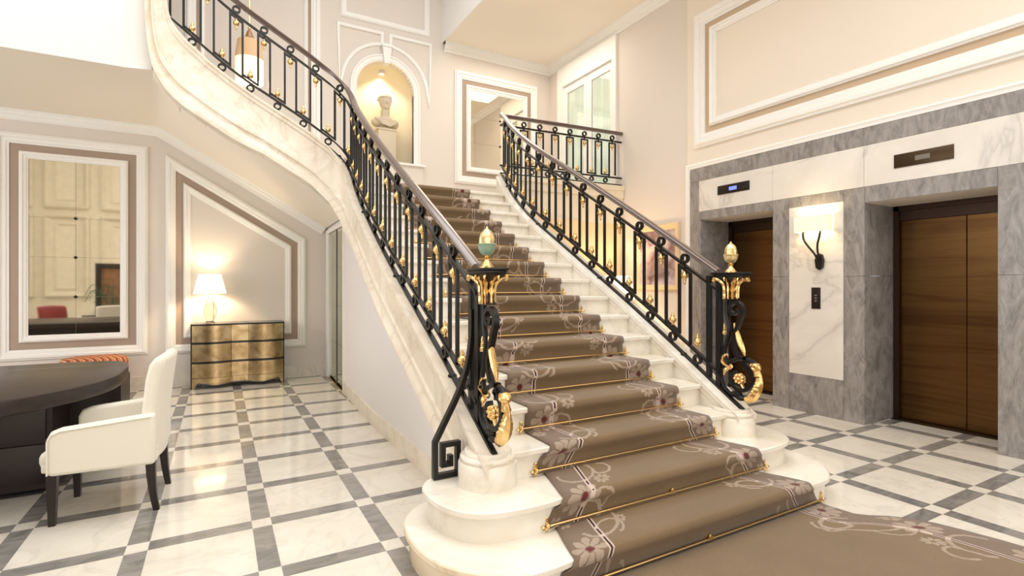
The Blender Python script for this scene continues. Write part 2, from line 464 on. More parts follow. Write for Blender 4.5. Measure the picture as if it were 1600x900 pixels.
# right wall: three pieces round the two lift recesses, cladding in front
LR = (3.766, 4.80, 2.265); RR = (1.765, 2.781, 2.215)
mb = MB()
for y0, y1, z0, z1 in ((YF, RR[0]-.035, 0, ZT), (RR[0]-.035, RR[1]+.035, RR[2]+.035, ZT), (RR[1]+.035, LR[0]-.035, 0, ZT), (LR[0]-.035, LR[1]+.035, LR[2]+.035, ZT), (LR[1]+.035, 5.05, 0, ZT)):
    mb.box(XE, XE+.15, y0, y1, z0, z1)
wall_right = st(mb, 'wall_right', M['wall2'], smooth=False)
# stair side wall beyond, with the upper glazed doors
mb = MB(); DY0, DY1, DZ1 = 6.60, 8.02, 5.10
for y0, y1, z0, z1 in ((5.05, DY0, 0, ZT), (DY0, DY1, 0, 2.6), (DY0, DY1, DZ1, ZT), (DY1, 8.5, 0, ZT)):
    mb.box(XE+.02, XE+.17, y0, y1, z0, z1)
st(mb, 'wall_stair_right', M['wall'], smooth=False)
st(MB().box(XL-.15, XL, YF, 8.6, 0, ZT), 'wall_left', M['wall'])
st(MB().box(XL, XE+.15, YF-.15, YF, 0, ZT), 'wall_front', M['limestone'])
# ceilings
st(MB().box(XL, XE+.3, YF, 8.6, ZT, ZT+.1), 'ceiling', M['ceiling'])
mb = MB(); mb.box(3.42, XE+.02, 1.0, YB, 5.62, 6.2)
up_slab = st(mb, 'ceiling', M['soffit'], smooth=False)
mb = MB(); mb.box(3.40, 3.42, 1.0, YB, 5.62, ZT-.02)
mb.build('shaft_face', M['ceiling'], up_slab)
# cornice round the upper ceiling
CP = [(0, 0), (0, .02), (.03, .03), (.05, .06), (.09, .075), (.11, .11), (.15, .12), (.15, 0)]
mb = MB()
path = [(3.42, YB), (XE+.02, YB), (XE+.02, 1.0)]
rings = []
for dz, pr in CP:
    q = [(3.42, YB-pr), (XE+.02-pr, YB-pr), (XE+.02-pr, 1.0)]
    rings.append([(a, b2, 5.47+dz) for a, b2 in q])
mb.grid(rings); st(mb, 'trim_1', M['white'])

# ------------------------------------------------------------------ stair geometry
RI, TR = .1615, .268
NY = lambda k: {1: 1.90, 2: 2.16}.get(k, 1.92+TR*(k-1))            # nosing line of step k
ZL = RI*16                              # landing level
def zr(y): return RI+RI/TR*(y-1.92)+.03  # string top / bottom rail level
RP = [(2.36, 3.268), (2.50, 3.27), (3.1, 3.285), (3.6, 3.285), (4.1, 3.265), (4.7, 3.235), (5.1, 3.215), (5.5, 3.245), (5.9, 3.325), (6.2, 3.42), (6.5, 3.51)]
LPT = [(2.36, 1.268), (2.50, 1.265), (3.1, 1.262), (3.6, 1.245), (4.3, 1.225), (5.0, 1.23), (5.6, 1.262), (5.95, 1.285)]
def path_right():
    P = catmull([(x, y, zr(y)) for y, x in RP], 6)
    for p in P: p.z = min(zr(p.y), 2.985)
    return P
def path_left():
    P = [(x, y, zr(y)) for y, x in LPT[:-1]]+[(1.285, 5.88, zr(5.88)+.02), (1.25, 6.03, 2.76), (1.14, 6.12, 2.90), (1.0, 6.145, 3.0), (.81, 6.15, 3.12), (.515, 6.15, 3.285), (.27, 6.145, 3.42), (.03, 6.14, 3.575), (-.19, 6.14, 3.745), (-.42, 6.16, 3.93), (-.60, 6.22, 4.08)]
    
    return catmull(P, 6)
PR, PLp = path_right(), path_left()
class Path:
    def __init__(s, P):
        s.P = P; s.s = [0]
        for a, b2 in zip(P, P[1:]): s.s.append(s.s[-1]+math.hypot(b2.x-a.x, b2.y-a.y))
        s.L = s.s[-1]
    def at(s, t):
        t = max(0, min(s.L-1e-6, t))
        i = next(k for k in range(1, len(s.s)) if s.s[k] > t or k == len(s.s)-1)
        f = (t-s.s[i-1])/max(1e-9, s.s[i]-s.s[i-1]); return s.P[i-1].lerp(s.P[i], f)
    def tan(s, t):
        d = s.at(t+.02)-s.at(t-.02); return d
    def nrm(s, t):
        d = s.tan(t); n = Vector((-d.y, d.x, 0)); return n.normalized()   # left of travel
    def s_of_y(s, y):
        for i, p in enumerate(s.P):
            if p.y >= y: return s.s[i]-(p.y-y)
        return s.L
pr, pl = Path(PR), Path(PLp)
def sweep(mb, path, s0, s1, prof, n, dz=lambda s: 0, cap=True):
    """closed profile [(offset to the left, height)] swept in vertical planes; height may be a function of s"""
    rows = []
    for i in range(n+1):
        t = lerp(s0, s1, i/n); p = path.at(t); nn = path.nrm(t)
        rows.append([(p.x+nn.x*o, p.y+nn.y*o, p.z+(z(t) if callable(z) else z)) for o, z in prof])
    V = mb.grid(rows, closed_u=True)
    if cap: mb.cap(V[0][::-1]); mb.cap(V[-1])
    return mb

stair = empty('staircase', (2.26, 1.92, 0), label='grand white marble staircase rising to the landing', cat='staircase')
def inv(o, parent=stair):
    o.parent = parent; o.matrix_parent_inverse = Matrix.Translation(-Vector(parent.location)); return o
def xin_r(y): return interp(RP, y)-.09
def xin_l(y): return interp(LPT, y)+.09
def step_outline(k):
    """plan outline of treads 1 and 2 with their rounded ends"""
    if k == 1:
        c = [(1.39, 1.90), (1.28, 1.89), (1.12, 1.905), (1.0, 1.98), (.88, 2.11), (.83, 2.24), (.81, 2.38), (.815, 2.52), (.85, 2.66), (.94, 2.78), (1.08, 2.85), (1.3, 2.88)]
    else:
        c = [(1.5, 2.16), (1.42, 2.15), (1.27, 2.155), (1.1, 2.19), (1.0, 2.275), (.945, 2.40), (.93, 2.54), (.945, 2.65), (1.0, 2.73), (1.1, 2.78), (1.3, 2.8)]
    l = [tuple(p)[:2] for p in catmull([(x, y, 0) for x, y in c], 4)]
    return l[::-1]+[(4.54-x, y) for x, y in l]
for k in range(1, 17):
    z1 = RI*k; z0 = 0 if k < 3 else RI*(k-1)-.02
    mb = MB()
    if k <= 2:
        outl = step_outline(k)
        if (sum(a[0]*b2[1]-b2[0]*a[1] for a, b2 in zip(outl, outl[1:]+outl[:1]))) < 0: outl = outl[::-1]
        mb.prism(offset_poly(outl, .03), 'z', 0 if k == 1 else RI, z1-.035)
        rings = []
        for dz, ins in ((0, .008), (.006, .001), (.018, 0), (.029, .001), (.035, .008)):
            rings.append([(x, y, z1-.035+dz) for x, y in offset_poly(outl, ins, True)])
        V = mb.grid(rings, closed_u=True); mb.cap(V[0][::-1]); mb.cap(V[-1])
    else:
        y0, y1 = NY(k), NY(k+1)+.05
        if k == 16: y1 = y0+.4
        xa, xb = xin_l(y0)-.03, xin_r(y0)+.03
        mb.box(xa, xb, y0+.03, y1, z0, z1-.035)
        prof = [(y0+.008, z1-.035), (y0+.001, z1-.029), (y0, z1-.018), (y0+.001, z1-.006), (y0+.008, z1), (y1, z1), (y1, z1-.035)]
        mb.prism(prof, 'x', xa, xb)
    so_k = inv(mb.build('step', M['stepmarble'], smooth=True, sharp=40))
    if k == 1:
        so_k.data.materials.append(M['tanmarble'])
        for f in so_k.data.polygons:
            if f.center.x < 1.16: f.material_index = 1
# landing slab and its front face
mb = MB(); mb.box(1.25, XE+.01, 6.50, YB-.005, ZL-.16, ZL); mb.box(1.33, 3.4, 5.98, 6.50, ZL-.16, ZL-.002)
inv(mb.build('landing', M['stepmarble']))
mb = MB(); Y0, Y1 = 6.46, 6.33
def lf(x): return lerp(6.52, 6.37, (x-3.5)/(5.65-3.5))
for za, zb, o in ((ZL-.22, 2.78, 0.), (2.78, 2.90, .02), (2.90, 2.97, .05)):
    A = [(3.5, lf(3.5)-o, za), (XE+.01, lf(XE)-o, za), (XE+.01, lf(XE)+.14, za), (3.5, lf(3.5)+.14, za)]
    V = [[(x, y, z) for x, y, _ in A] for z in (za, zb)]
    G = mb.grid(V, closed_u=True); mb.cap(G[0][::-1]); mb.cap(G[1])
inv(mb.build('landing_curb', M['limestone'], label='cream stone curb under the landing railing'))
# warm wall below the landing
mb = MB(); mb.box(3.3, XE, 6.42, 6.55, 0, ZL-.2)
st(mb, 'wall_under_landing', M['pink'])

# strings: right
mb = MB(); sR1 = pr.s_of_y(6.45)
prof = [(-.10, 0), (.10, 0), (.10, -.035), (.085, -.05), (.085, -.085), (.075, -.10), (.075, -.5), (-.075, -.5), (-.075, -.10), (-.085, -.085), (-.085, -.05), (-.10, -.035)]
sweep(mb, pr, .03, sR1, prof, 60)
inv(mb.build('string', M['stepmarble'], label='right marble string under the railing'))
# right outer wall below string
mb = MB(); rows = []
for i in range(31):
    t = lerp(.25, sR1, i/30); p = pr.at(t); zt = max(.05, p.z-.4); n = pr.nrm(t)
    q = p-n*.05; q2 = p+n*.05
    rows.append([(q.x, q.y, 0), (q.x, q.y, zt), (q2.x, q2.y, zt), (q2.x, q2.y, 0)])
V = mb.grid(rows, closed_u=True); mb.cap(V[0][::-1]); mb.cap(V[-1])
st(mb, 'wall_stair_outer', M['stairwall'])
# strings: left, main flight + curved upper flight + gallery edge. left of travel = outside
_c = 3.56   # arc length at the corner of the flight
sBOT = [(0, .45), (_c-.75, .46), (_c-.3, .55), (_c, .66), (_c+.2, .66), (_c+.5, .57), (_c+1.0, .56), (_c+1.3, .61), (_c+1.6, .64)]
def botd(t): return -interp(sBOT, t)
def fr(f, add=0): return lambda t: botd(t)*f+add
prof = [(-.09, 0), (.085, 0), (.085, -.025), (.07, -.04), (.07, fr(.0, -.07)), (.055, -.085), (.05, fr(.62)), (.062, fr(.66)), (.062, fr(.72)), (.045, fr(.75)), (.045, fr(.80)), (.06, fr(.84)), (.075, fr(.93)), (.075, fr(1.0)), (-.09, fr(1.0))]
prof_left = prof
sKE = next(pl.s[i] for i, p in enumerate(PLp) if p.y > 6 and p.x < .02)
mb = MB(); sweep(mb, pl, .03, sKE, prof, 120)
inv(mb.build('string', M['creammarble'], label='left moulded cream marble string curving up to the gallery'))
# upper flight steps behind the left string
for k in range(1, 13):
    x1 = 1.22-.262*(k-1); x0 = x1-.30; z = ZL+RI*k
    mb = MB(); mb.box(x0, x1, 6.12 if x0 > -.4 else 6.42, YB-.005, z-.15, z)
    inv(mb.build('step', M['stepmarble']))
# landing drums
for x, y in ((1.28, 2.535), (3.27, 2.525)):
    mb = MB(); z = 2*RI
    mb.lathe([(.162, z), (.162, z+.118), (.157, z+.126), (.146, z+.128), (.144, z+.134), (.150, z+.138), (.153, z+.147), (.150, z+.156), (.140, z+.159), (.132, z+.161), (.131, z+.176), (.126, z+.184), (.05, z+.187)], (x, y, 0), 40)
    inv(mb.build('drum_plinth', M['stepmarble']))

# side wall under the left flight with mirrored doors
def xw(y): return interp([(2.8, 1.335), (5.2, 1.345), (6.6, 1.41), (8.6, 1.485)], y)
def zs(y):
    if y < 5.8: return zr(y)-.44+.08
    return interp([(5.8, zr(5.8)-.36), (6.3, 2.36), (8.6, 2.36)], y)
GY0, GY1, GZ = 6.98, 8.20, 2.17
mb = MB()
def wallseg(ya, yb, za=None, zb=None, n=8):
    rows = []
    for i in range(n+1):
        y = lerp(ya, yb, i/n); x = xw(y); lo = 0 if za is None else za; hi = zs(y) if zb is None else zb
        rows.append([(x, y, lo), (x, y, hi), (x+.08, y, hi), (x+.08, y, lo)])
    V = mb.grid(rows, closed_u=True); mb.cap(V[0][::-1]); mb.cap(V[-1])
wallseg(2.95, GY0, n=24); wallseg(GY0, GY1, za=GZ, n=3); wallseg(GY1, YB, n=2)
st(mb, 'wall_stair', M['stairwall'])
mb = MB(); rows = []
for i in range(25):
    y = lerp(2.82, GY0-.02, i/24); x = xw(y)
    rows.append([(x-.02, y, 0), (x-.02, y, .13), (x-.012, y, .145), (x+.01, y, .15), (x+.01, y, 0)])
V = mb.grid(rows, closed_u=True); mb.cap(V[0][::-1]); mb.cap(V[-1])
st(mb, 'baseboard_stair', M['creammarble'])
# door in side wall
d3 = empty('door_3', (xw(7.6), 7.6, 0), kind='structure')
def pin(o, p): o.parent = p; o.matrix_parent_inverse = p.matrix_basis.inverted() if p.location.length else Matrix.Identity(4); return o
def rel(o, p):
    o.parent = p; o.matrix_parent_inverse = (Matrix.Translation(p.location) @ Matrix.Rotation(p.rotation_euler.z, 4, 'Z')).inverted(); return o
mb = MB()
mb.prism([(xw(GY0)-.02, GY0-.06), (xw(GY0)+.06, GY0-.06), (xw(GY0)+.06, GY0), (xw(GY0)-.02, GY0)], 'z', 0, GZ+.05)
mb.prism([(xw(GY1)-.03, GY1), (xw(GY1)+.06, GY1), (xw(GY1)+.06, GY1+.16), (xw(GY1)-.03, GY1+.16)], 'z', 0, GZ+.05)
mb.prism([(xw(GY0)-.02, GY0-.06), (xw(GY0)+.06, GY0-.06), (xw(GY1)+.06, GY1+.16), (xw(GY1)-.03, GY1+.16)], 'z', GZ, GZ+.05)
rel(mb.build('door_frame', M['white']), d3)
for ya, yb in ((GY0+.01, 7.50), (7.56, GY1-.01)):
    mb = MB()
    for i in range(4):
        z0 = .05+i*.53; mb.prism([(xw(ya)-.004, ya), (xw(yb)-.004, yb), (xw(yb)+.035, yb), (xw(ya)+.035, ya)], 'z', z0, min(GZ-.005, z0+.527))
    lf_ = rel(mb.build('door_leaf', M['doormirror'], smooth=False), d3)
mb = MB(); mb.prism([(xw(7.5)-.01, 7.50), (xw(7.56)-.01, 7.56), (xw(7.56)+.04, 7.56), (xw(7.5)+.04, 7.5)], 'z', .02, GZ)
rel(mb.build('door_stile', M['black'], label='dark meeting stile'), d3)
mb = MB(); mb.prism([(xw(GY0)-.03, GY0), (xw(GY0)+.07, GY0), (xw(GY1)+.07, GY1), (xw(GY1)-.03, GY1)], 'z', 0, .022)
rel(mb.build('threshold', M['brass'], label='brass threshold'), d3)

# soffit under the upper flight and the gallery, following the string
SZ = 3.53
def sz(x): return SZ if x < -.72 else SZ-.575*(x+.72)
SB = [(-.56, 3.50), (-.503, 3.39), (-.44, 3.295), (-.348, 3.19), (-.24, 3.11), (-.134, 3.04), (.34, 2.81), (.60, 2.66), (.86, 2.51), (1.05, 2.34), (1.17, 2.22), (1.24, 2.17), (1.36, 2.15)]
SYF = [(-.56, 6.20), (.9, 6.17), (1.1, 6.14), (1.2, 6.06), (1.26, 5.8), (1.36, 5.6)]
mb = MB(); rows = []
for i in range(41):
    x = lerp(-.56, 1.36, i/40); xw_ = lerp(-.80, 1.46, (x+.56)/1.92); y0 = interp(SYF, x); z0 = interp(SB, x)+.015
    rows.append([(lerp(x, xw_, j/10), lerp(y0, YB, j/10), lerp(z0, sz(xw_), min(1, j/2.0))) for j in range(11)])
mb.grid(rows)
YW = 6.30
mb.grid([[(lerp(-.56, -.80, j/10), lerp(6.20, YB, j/10), lerp(3.515, SZ, min(1, j/2))) for j in range(11)],
         [(-.82, lerp(YW+.004, YB, j/10), SZ) for j in range(11)], [(XL, lerp(YW+.004, YB, j/10), SZ) for j in range(11)]])
st(mb, 'ceiling', M['soffit'], smooth=True)
mb = MB()
prof = [(YW+.10, SZ+.004), (YW+.004, SZ+.002), (YW, SZ+.01), (YW, ZT), (YW+.10, ZT)]
mb.prism(prof, 'x', XL, -.58)
st(mb, 'wall_upper', M['ceiling'], smooth=True)
# the string sweeps up into a vertical moulded marble edge
pK = pl.at(sKE); zb_ = pK.z+botd(sKE)
ko = [(pK.x, zb_), (-.134, zb_+(-.134-pK.x)*-.62), (-.24, 3.125), (-.348, 3.20), (-.44, 3.295), (-.503, 3.39), (-.55, 3.49), (-.575, 3.60), (-.60, 3.80), (-.615, 4.1), (-.62, 5.0), (-.62, ZT)]
ki = [(pK.x, pK.z), (-.10, pK.z+(pK.x+.10)*.72), (-.18, 3.745), (-.25, 3.80), (-.31, 3.86), (-.36, 3.92), (-.40, 3.99), (-.425, 4.08), (-.44, 4.2), (-.45, 4.4), (-.45, 5.2), (-.45, ZT)]
ko = catmull([(x, 0, z) for x, z in ko], 5); ki = catmull([(x, 0, z) for x, z in ki], 5)
mb = MB(); rows = []
D0 = -botd(sKE)
kp = [((-z(sKE) if callable(z) else -z)/D0, o) for o, z in prof_left]
for a, b2 in zip(ki, ko):
    rows.append([(lerp(a.x, b2.x, f), pK.y-o, lerp(a.z, b2.z, f)) for f, o in kp])
V = mb.grid(rows, closed_u=True); mb.cap(V[0][::-1]); mb.cap(V[-1])
inv(mb.build('string', M['creammarble'], label='cream marble string sweeping up into a vertical edge'))
# cornice on back wall following the soffit
CL = [(XL, SZ-.08), (-.72, SZ-.08), (1.42, SZ-.08-.575*2.14)]
mb = MB()
mould(mb, CL, [(.10, 0), (.10, .07), (.07, .075), (.05, .05), (.03, .045), (.01, .02), (-.02, .018), (-.04, .0)], lambda q, h: (q[0], YB-h, q[1]), closed=False)
st(mb, 'trim_2', M['white'])

# ------------------------------------------------------------------ wall panels
def on_back(q, h): return (q[0], YB-h, q[1])
def panel(name, outer, w1, band, w2, bandmat, mapf, h1=.045, h2=.035):
    """outer moulding, painted band and inner moulding; outer polygon counter-clockwise seen so that inward is left"""
    e = empty(name, mapf(outer[0], 0), kind='structure')
    rel(mould(MB(), outer, PROF(w1, h1), mapf).build('outer_moulding', M['white']), e)
    q1 = offset_poly(outer, w1*.9); q2 = offset_poly(outer, w1+band+.01)
    mb = MB(); mb.grid([[mapf(q, .004) for q in q1], [mapf(q, .004) for q in q2]], closed_u=True)
    rel(mb.build('painted_band', bandmat), e)
    q3 = offset_poly(outer, w1+band)
    rel(mould(MB(), q3, PROF(w2, h2), mapf).build('inner_moulding', M['white']), e)
    return e, offset_poly(outer, w1+band+w2)
def rect(x0, x1, z0, z1): return [(x0, z0), (x1, z0), (x1, z1), (x0, z1)]
# wall mirror by the desk: white frame, taupe band, white inner frame, mirror tiles
def mirror_thing(outer, w1, band, w2, label, rows_, cols_):
    xs = [p[0] for p in outer]; zs_ = [p[1] for p in outer]
    root = empty('wall_mirror', ((min(xs)+max(xs))/2, YB, min(zs_)), label=label, cat='mirror')
    rel(mould(MB(), outer, PROF(w1, .05), on_back).build('outer_frame', M['white']), root)
    q1 = offset_poly(outer, w1*.9); q2 = offset_poly(outer, w1+band+.01)
    mb = MB(); mb.grid([[on_back(q, .006) for q in q1], [on_back(q, .006) for q in q2]], closed_u=True)
    rel(mb.build('painted_band', M['taupe'], label='taupe painted band'), root)
    rel(mould(MB(), offset_poly(outer, w1+band), PROF(w2, .045), on_back).build('inner_frame', M['white']), root)
    g = offset_poly(outer, w1+band+w2); x0, z0 = g[0]; x1, z1 = g[2]
    xc, zc = cols_, rows_
    xe = [x0]+xc+[x1]; ze = [z0]+zc+[z1]
    for i in range(len(xe)-1):
        for j in range(len(ze)-1):
            mb = MB(); mb.box(xe[i]+.0015, xe[i+1]-.0015, YB-.012, YB-.002, ze[j]+.0015, ze[j+1]-.0015)
            rel(mb.build('mirror_pane', M['mirror'], smooth=False), root)
    for a in xc:
        for z in zc:
            mb = MB(); mb.prism([(a-.024, z), (a, z-.024), (a+.024, z), (a, z+.024)], 'y', YB-.02, YB-.012)
            rel(mb.build('rosette', M['black'], label='black diamond clip', smooth=False), root)
    return root
mirror_thing(rect(-2.335, -.825, .475, 3.25), .125, .09, .085, 'tall wall mirror in white frame with taupe band behind the desk', [1.245, 1.745, 2.24], [-1.58])
mirror_thing(rect(3.632, 5.35, 3.20, 5.20), .14, .085, .09, 'mirror framed in white and taupe on the upper landing wall', [3.95, 4.42], [4.54])
# sloping panel behind the chest
panel('trim_3', [(-.625, .46), (1.165, .46), (1.165, 2.10), (-.625, 3.17)], .115, .09, .085, M['taupe'], on_back)
# tall panel left of niche, above upper flight
panel('trim_4', [(-.40, 3.9), (1.375, 3.3), (1.375, 6.9), (-.40, 6.9)], .13, .05, .05, M['taupe'], on_back)
# top panel and spandrels round the niche
e = empty('trim_5', (2.4, YB, 5.6), kind='structure')
rel(mould(MB(), rect(1.683, 3.167, 5.66, 6.9), PROF(.09, .03), on_back).build('moulding', M['white']), e)
def spandrel(sign):
    c = NC+.01; pts = []
    xo = c+sign*.74
    top = 5.50; pts.append((xo, 4.62)); pts.append((xo, top)); pts.append((c+sign*.10, top)); pts.append((c+sign*.10, top-.13))
    for i in range(1, 13):
        a = R_(82-72*i/12.0); pts.append((c+sign*.74*math.cos(a), 4.62+.76*math.sin(a)))
    if sign > 0: return pts
    return pts[::-1]
for s_ in (-1, 1):
    sp_ = spandrel(s_)
    rel(mould(MB(), sp_[::-1], [(0, 0), (0, .02), (.015, .03), (.05, .025), (.06, 0)], on_back).build('moulding', M['white']), e)
# niche surround, keystone, sill
e = empty('trim_6', (NC, YB, 3.4), kind='structure')
ar = [(NX1+.0, NZ0)]+[(NC+NR*math.cos(a), NZS+NR*math.sin(a)) for a in [PI*i/28 for i in range(29)]]+[(NX0, NZ0)]
rel(mould(MB(), ar, [(0, -.05), (0, .03), (-.03, .045), (-.07, .04), (-.085, .055), (-.105, .05), (-.11, 0)], on_back, closed=False).build('arch_moulding', M['white']), e)
mb = MB(); mb.prism([(NC-.045, 5.02), (NC+.045, 5.02), (NC+.075, 5.30), (NC-.075, 5.30)], 'y', YB-.10, YB+.02); mb.box(NC-.09, NC+.09, YB-.12, YB, 5.29, 5.33)
rel(mb.build('keystone', M['white']), e)
mb = MB(); mb.box(1.74, 3.06, YB-.13, YB+.05, 3.385, 3.42, .006)
rel(mb.build('sill', M['white']), e)
mb = MB(); mb.box(1.78, 3.02, YB-.09, YB, ZL, 3.385)
rel(mb.build('sill_plinth', M['wall']), e)
# baseboard on the chest wall (grey-white marble)
mb = MB(); mb.box(XL, 1.47, YB-.025, YB, 0, .14); mb.box(XL, 1.47, YB-.018, YB, .14, .17)
st(mb, 'baseboard_back', M['whitemarble'])
mb = MB(); mb.box(3.5, XE, YB-.02, YB, ZL, ZL+.15); st(mb, 'baseboard_landing', M['white'])

# upper right wall panel
def on_right(q, h): return (XE-h, q[0], q[1])
# polygon order: inward must be left of travel in (y,z)
panel('trim_7', rect(-2.6, 4.91, 3.235, 5.02), .17, .075, .10, M['tan'], on_right, .06, .05)
mb = MB()
mould(mb, [(5.05, 0), (5.05, 3.03), (YF, 3.03)], [(0, 0), (0, .035), (.02, .045), (.045, .03), (.065, .028), (.065, 0)], on_right, closed=False)
mb2 = mb; st(mb2, 'trim_9', M['white'])

# ------------------------------------------------------------------ lift wall cladding
clad = empty('trim_10', (XE, 3, 0), kind='structure')
def slab(y0, y1, z0, z1, mat, t=.025, lab=None):
    mb = MB(); g = .0015
    mb.box(XE-t, XE-.0005, y0+g, y1-g, z0+g, z1-g)
    rel(mb.build('marble_slab', M[mat], label=lab, smooth=False), clad)
G = 'greymarble'; Wm = 'panelmarble'
TOPB = 2.785
ys = [4.985, 4.05, 2.787, 1.60, .3, -1.2, -2.7]
for a, b2 in zip(ys, ys[1:]): slab(b2, a, TOPB, 2.965, G)
ys = [4.83, 3.77, 2.787, 1.60, .3, -1.2, -2.7]
for a, b2 in zip(ys, ys[1:]): slab(b2, a, 2.375, TOPB, Wm, lab='white veined marble slab' if a == 4.83 else None)
slab(4.83, 4.985, 0, TOPB, G)
slab(LR[0], 4.83, LR[2], 2.375, G); slab(4.80, 4.83, 0, LR[2], G)
slab(3.568, LR[0], 0, 1.49, G); slab(3.568, LR[0], 1.49, 2.375, G)
slab(2.982, 3.568, 2.262, 2.375, G); slab(2.982, 3.568, 0, .41, G); slab(2.982, 3.568, .41, 2.262, Wm)
slab(RR[1], 2.982, 0, 1.485, G); slab(RR[1], 2.982, 1.485, 2.375, G)
slab(RR[0], RR[1], RR[2], 2.375, G)
for a, b2 in ((RR[0], .9), (.9, 0.), (0., -1.2), (-1.2, -2.7)):
    slab(b2, a, 0, 1.48, G); slab(b2, a, 1.48, 2.375, G)
# recess linings
XI = 6.22
for (y0, y1, z1) in (LR, RR):
    for ya in (y0, y1):
        s_ = -1 if ya == y0 else 1
        for za, zb in ((0, 1.487), (1.49, z1)):
            mb = MB(); mb.box(XE-.0, XI, min(ya, ya+s_*.03), max(ya, ya+s_*.03), za, zb)
            rel(mb.build('reveal_slab', M['greymarble'], smooth=False), clad)
    mb = MB(); mb.box(XE-.0, XI, y0, y1, z1, z1+.03)
    rel(mb.build('reveal_head', M['wall2'], smooth=False), clad)
# lift doors
def lift_door(name, y0, y1, z1, split):
    d = empty(name, (XI, (y0+y1)/2, 0), kind='structure')
    mb = MB(); mb.box(XI-.06, XI+.1, y1-.05, y1, 0, z1); mb.box(XI-.06, XI+.1, y0, y0+.02, 0, z1); mb.box(XI-.06, XI+.1, y0, y1, z1-.05, z1); mb.box(XI-.03, XI+.1, y0, y1, z1-.15, z1-.05)
    rel(mb.build('door_frame', M['bronzedark'], smooth=False), d)
    for ya, yb in ((y0+.02, split-.004), (split+.004, y1-.05)):
        mb = MB(); mb.box(XI-.02+(.012 if yb > split else 0), XI+.04, ya, yb, .012, z1-.15, .004)
        rel(mb.build('door_panel', M['bronze'], smooth=False), d)
    mb = MB(); mb.box(XI-.12, XI+.04, y0, y1, 0, .008)
    rel(mb.build('sill', M['plaque'], label='metal sill', smooth=False), d)
    mb = MB(); mb.box(XI+.1, XI+.2, y0-.2, y1+.2, 0, z1+.2); rel(mb.build('door_backing', M['black']), d)
lift_door('door_1', RR[0]+.0, RR[1]-.0, RR[2], 2.18)
lift_door('door_2', LR[0]+.0, LR[1]-.0, LR[2], 4.12)
# upper glazed doors
d4 = empty('door_4', (XE+.02, 7.3, ZL), kind='structure')
xs_ = XE+.02
mb = MB()
mb.box(xs_-.045, xs_+.06, DY0-.09, DY0+.005, ZL, DZ1); mb.box(xs_-.045, xs_+.06, DY1-.005, DY1+.16, ZL, DZ1); mb.box(xs_-.045, xs_+.06, DY0-.09, DY1+.16, DZ1, DZ1+.36)
rel(mb.build('door_frame', M['white'], smooth=False), d4)
for ya, yb in ((DY0, 7.30), (7.31, DY1)):
    mb = MB(); w = .10
    mb.box(xs_, xs_+.045, ya, ya+w, ZL, DZ1); mb.box(xs_, xs_+.045, yb-w, yb, ZL, DZ1); mb.box(xs_, xs_+.045, ya+w, yb-w, DZ1-.14, DZ1); mb.box(xs_, xs_+.045, ya+w, yb-w, ZL, ZL+.3)
    lv = rel(mb.build('door_leaf', M['white'], bevel=.005), d4)
    mb = MB(); mb.box(xs_+.02, xs_+.024, ya+w, yb-w, ZL+.3, DZ1-.14); o = mb.build('pane', M['glass']); o.parent = lv
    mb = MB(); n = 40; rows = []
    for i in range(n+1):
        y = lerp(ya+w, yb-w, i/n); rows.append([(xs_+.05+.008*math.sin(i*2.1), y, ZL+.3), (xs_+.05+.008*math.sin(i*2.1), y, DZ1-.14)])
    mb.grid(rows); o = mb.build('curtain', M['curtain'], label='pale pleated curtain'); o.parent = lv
for ch in d4.children:
    for g in ch.children: pass

# ------------------------------------------------------------------ stair carpet, rug and rods
def cl(z, tab): return interp(tab, z)
KR = [(0, 3.33), (.6, 3.26), (1, 3.20), (2, 3.065), (3, 2.955), (4, 2.935), (5, 2.91), (7, 2.86), (10, 2.81), (13, 2.765), (16.5, 2.745)]
KL = [(0, 1.27), (.6, 1.34), (1, 1.395), (2, 1.515), (3, 1.635), (4, 1.65), (5, 1.655), (7, 1.68), (10, 1.70), (13, 1.72), (16.5, 1.74)]
def carpet():
    prof = []   # (y,z,k)
    T = .011
    # floor rug first: from Y=0.2 up to first riser
    for y in [1.84+.0]: pass
    prof.append((1.95-T, T, 0))
    for k in range(1, 17):
        y0, z0, z1 = NY(k), RI*(k-1), RI*k
        pts = [(y0+.03-T, z0+.012), (y0+.026-T, z1-.06), (y0-.004-T*.8, z1-.035), (y0-T, z1-.018), (y0-T*.5, z1+T*.3), (y0+.012, z1+T), (y0+.05, z1+T), (y0+.16, z1+T)]
        for i, (y, z) in enumerate(pts): prof.append((y, z, k-1+ [.1, .6, .85, .92, 1, 1, 1.02, 1.02][i] if i < 4 else k+[0, 0, 0, 0, 0, .02, .1, .4][i]))
        if k < 16: prof.append((NY(k+1)+.03-T, z1+T, k+.8))
        else: prof.append((NY(k)+1.6, z1+T, k+.8))
    rows = []; L = 0; prev = None
    NXs = 24
    for (y, z, k) in prof:
        if prev: L += math.hypot(y-prev[0], z-prev[1])
        prev = (y, z)
        a, b2 = cl(k, KL), cl(k, KR)
        rows.append((a, b2, y, z, L))
    return rows
rows = carpet()
bm = bmesh.new(); uvl = bm.loops.layers.uv.new('cloth'); NXs = 28
def add_strip(bm, uvl, rows, NXs, kfun=None):
    V = []
    for (a, b2, y, z, L) in rows:
        r = []
        for j in range(NXs+1):
            x = lerp(a, b2, j/NXs); v = bm.verts.new((x, y, z)); r.append((v, min(x-a, b2-x), L))
        V.append(r)
    for i in range(len(V)-1):
        for j in range(NXs):
            q = (V[i][j], V[i][j+1], V[i+1][j+1], V[i+1][j])
            f = bm.faces.new([t[0] for t in q]); f.smooth = True
            for lp, t in zip(f.loops, q): lp[uvl].uv = (t[1], t[2])
add_strip(bm, uvl, rows, NXs)
me = bpy.data.meshes.new('stair_runner'); bm.to_mesh(me); bm.free(); me.materials.append(M['carpet'])
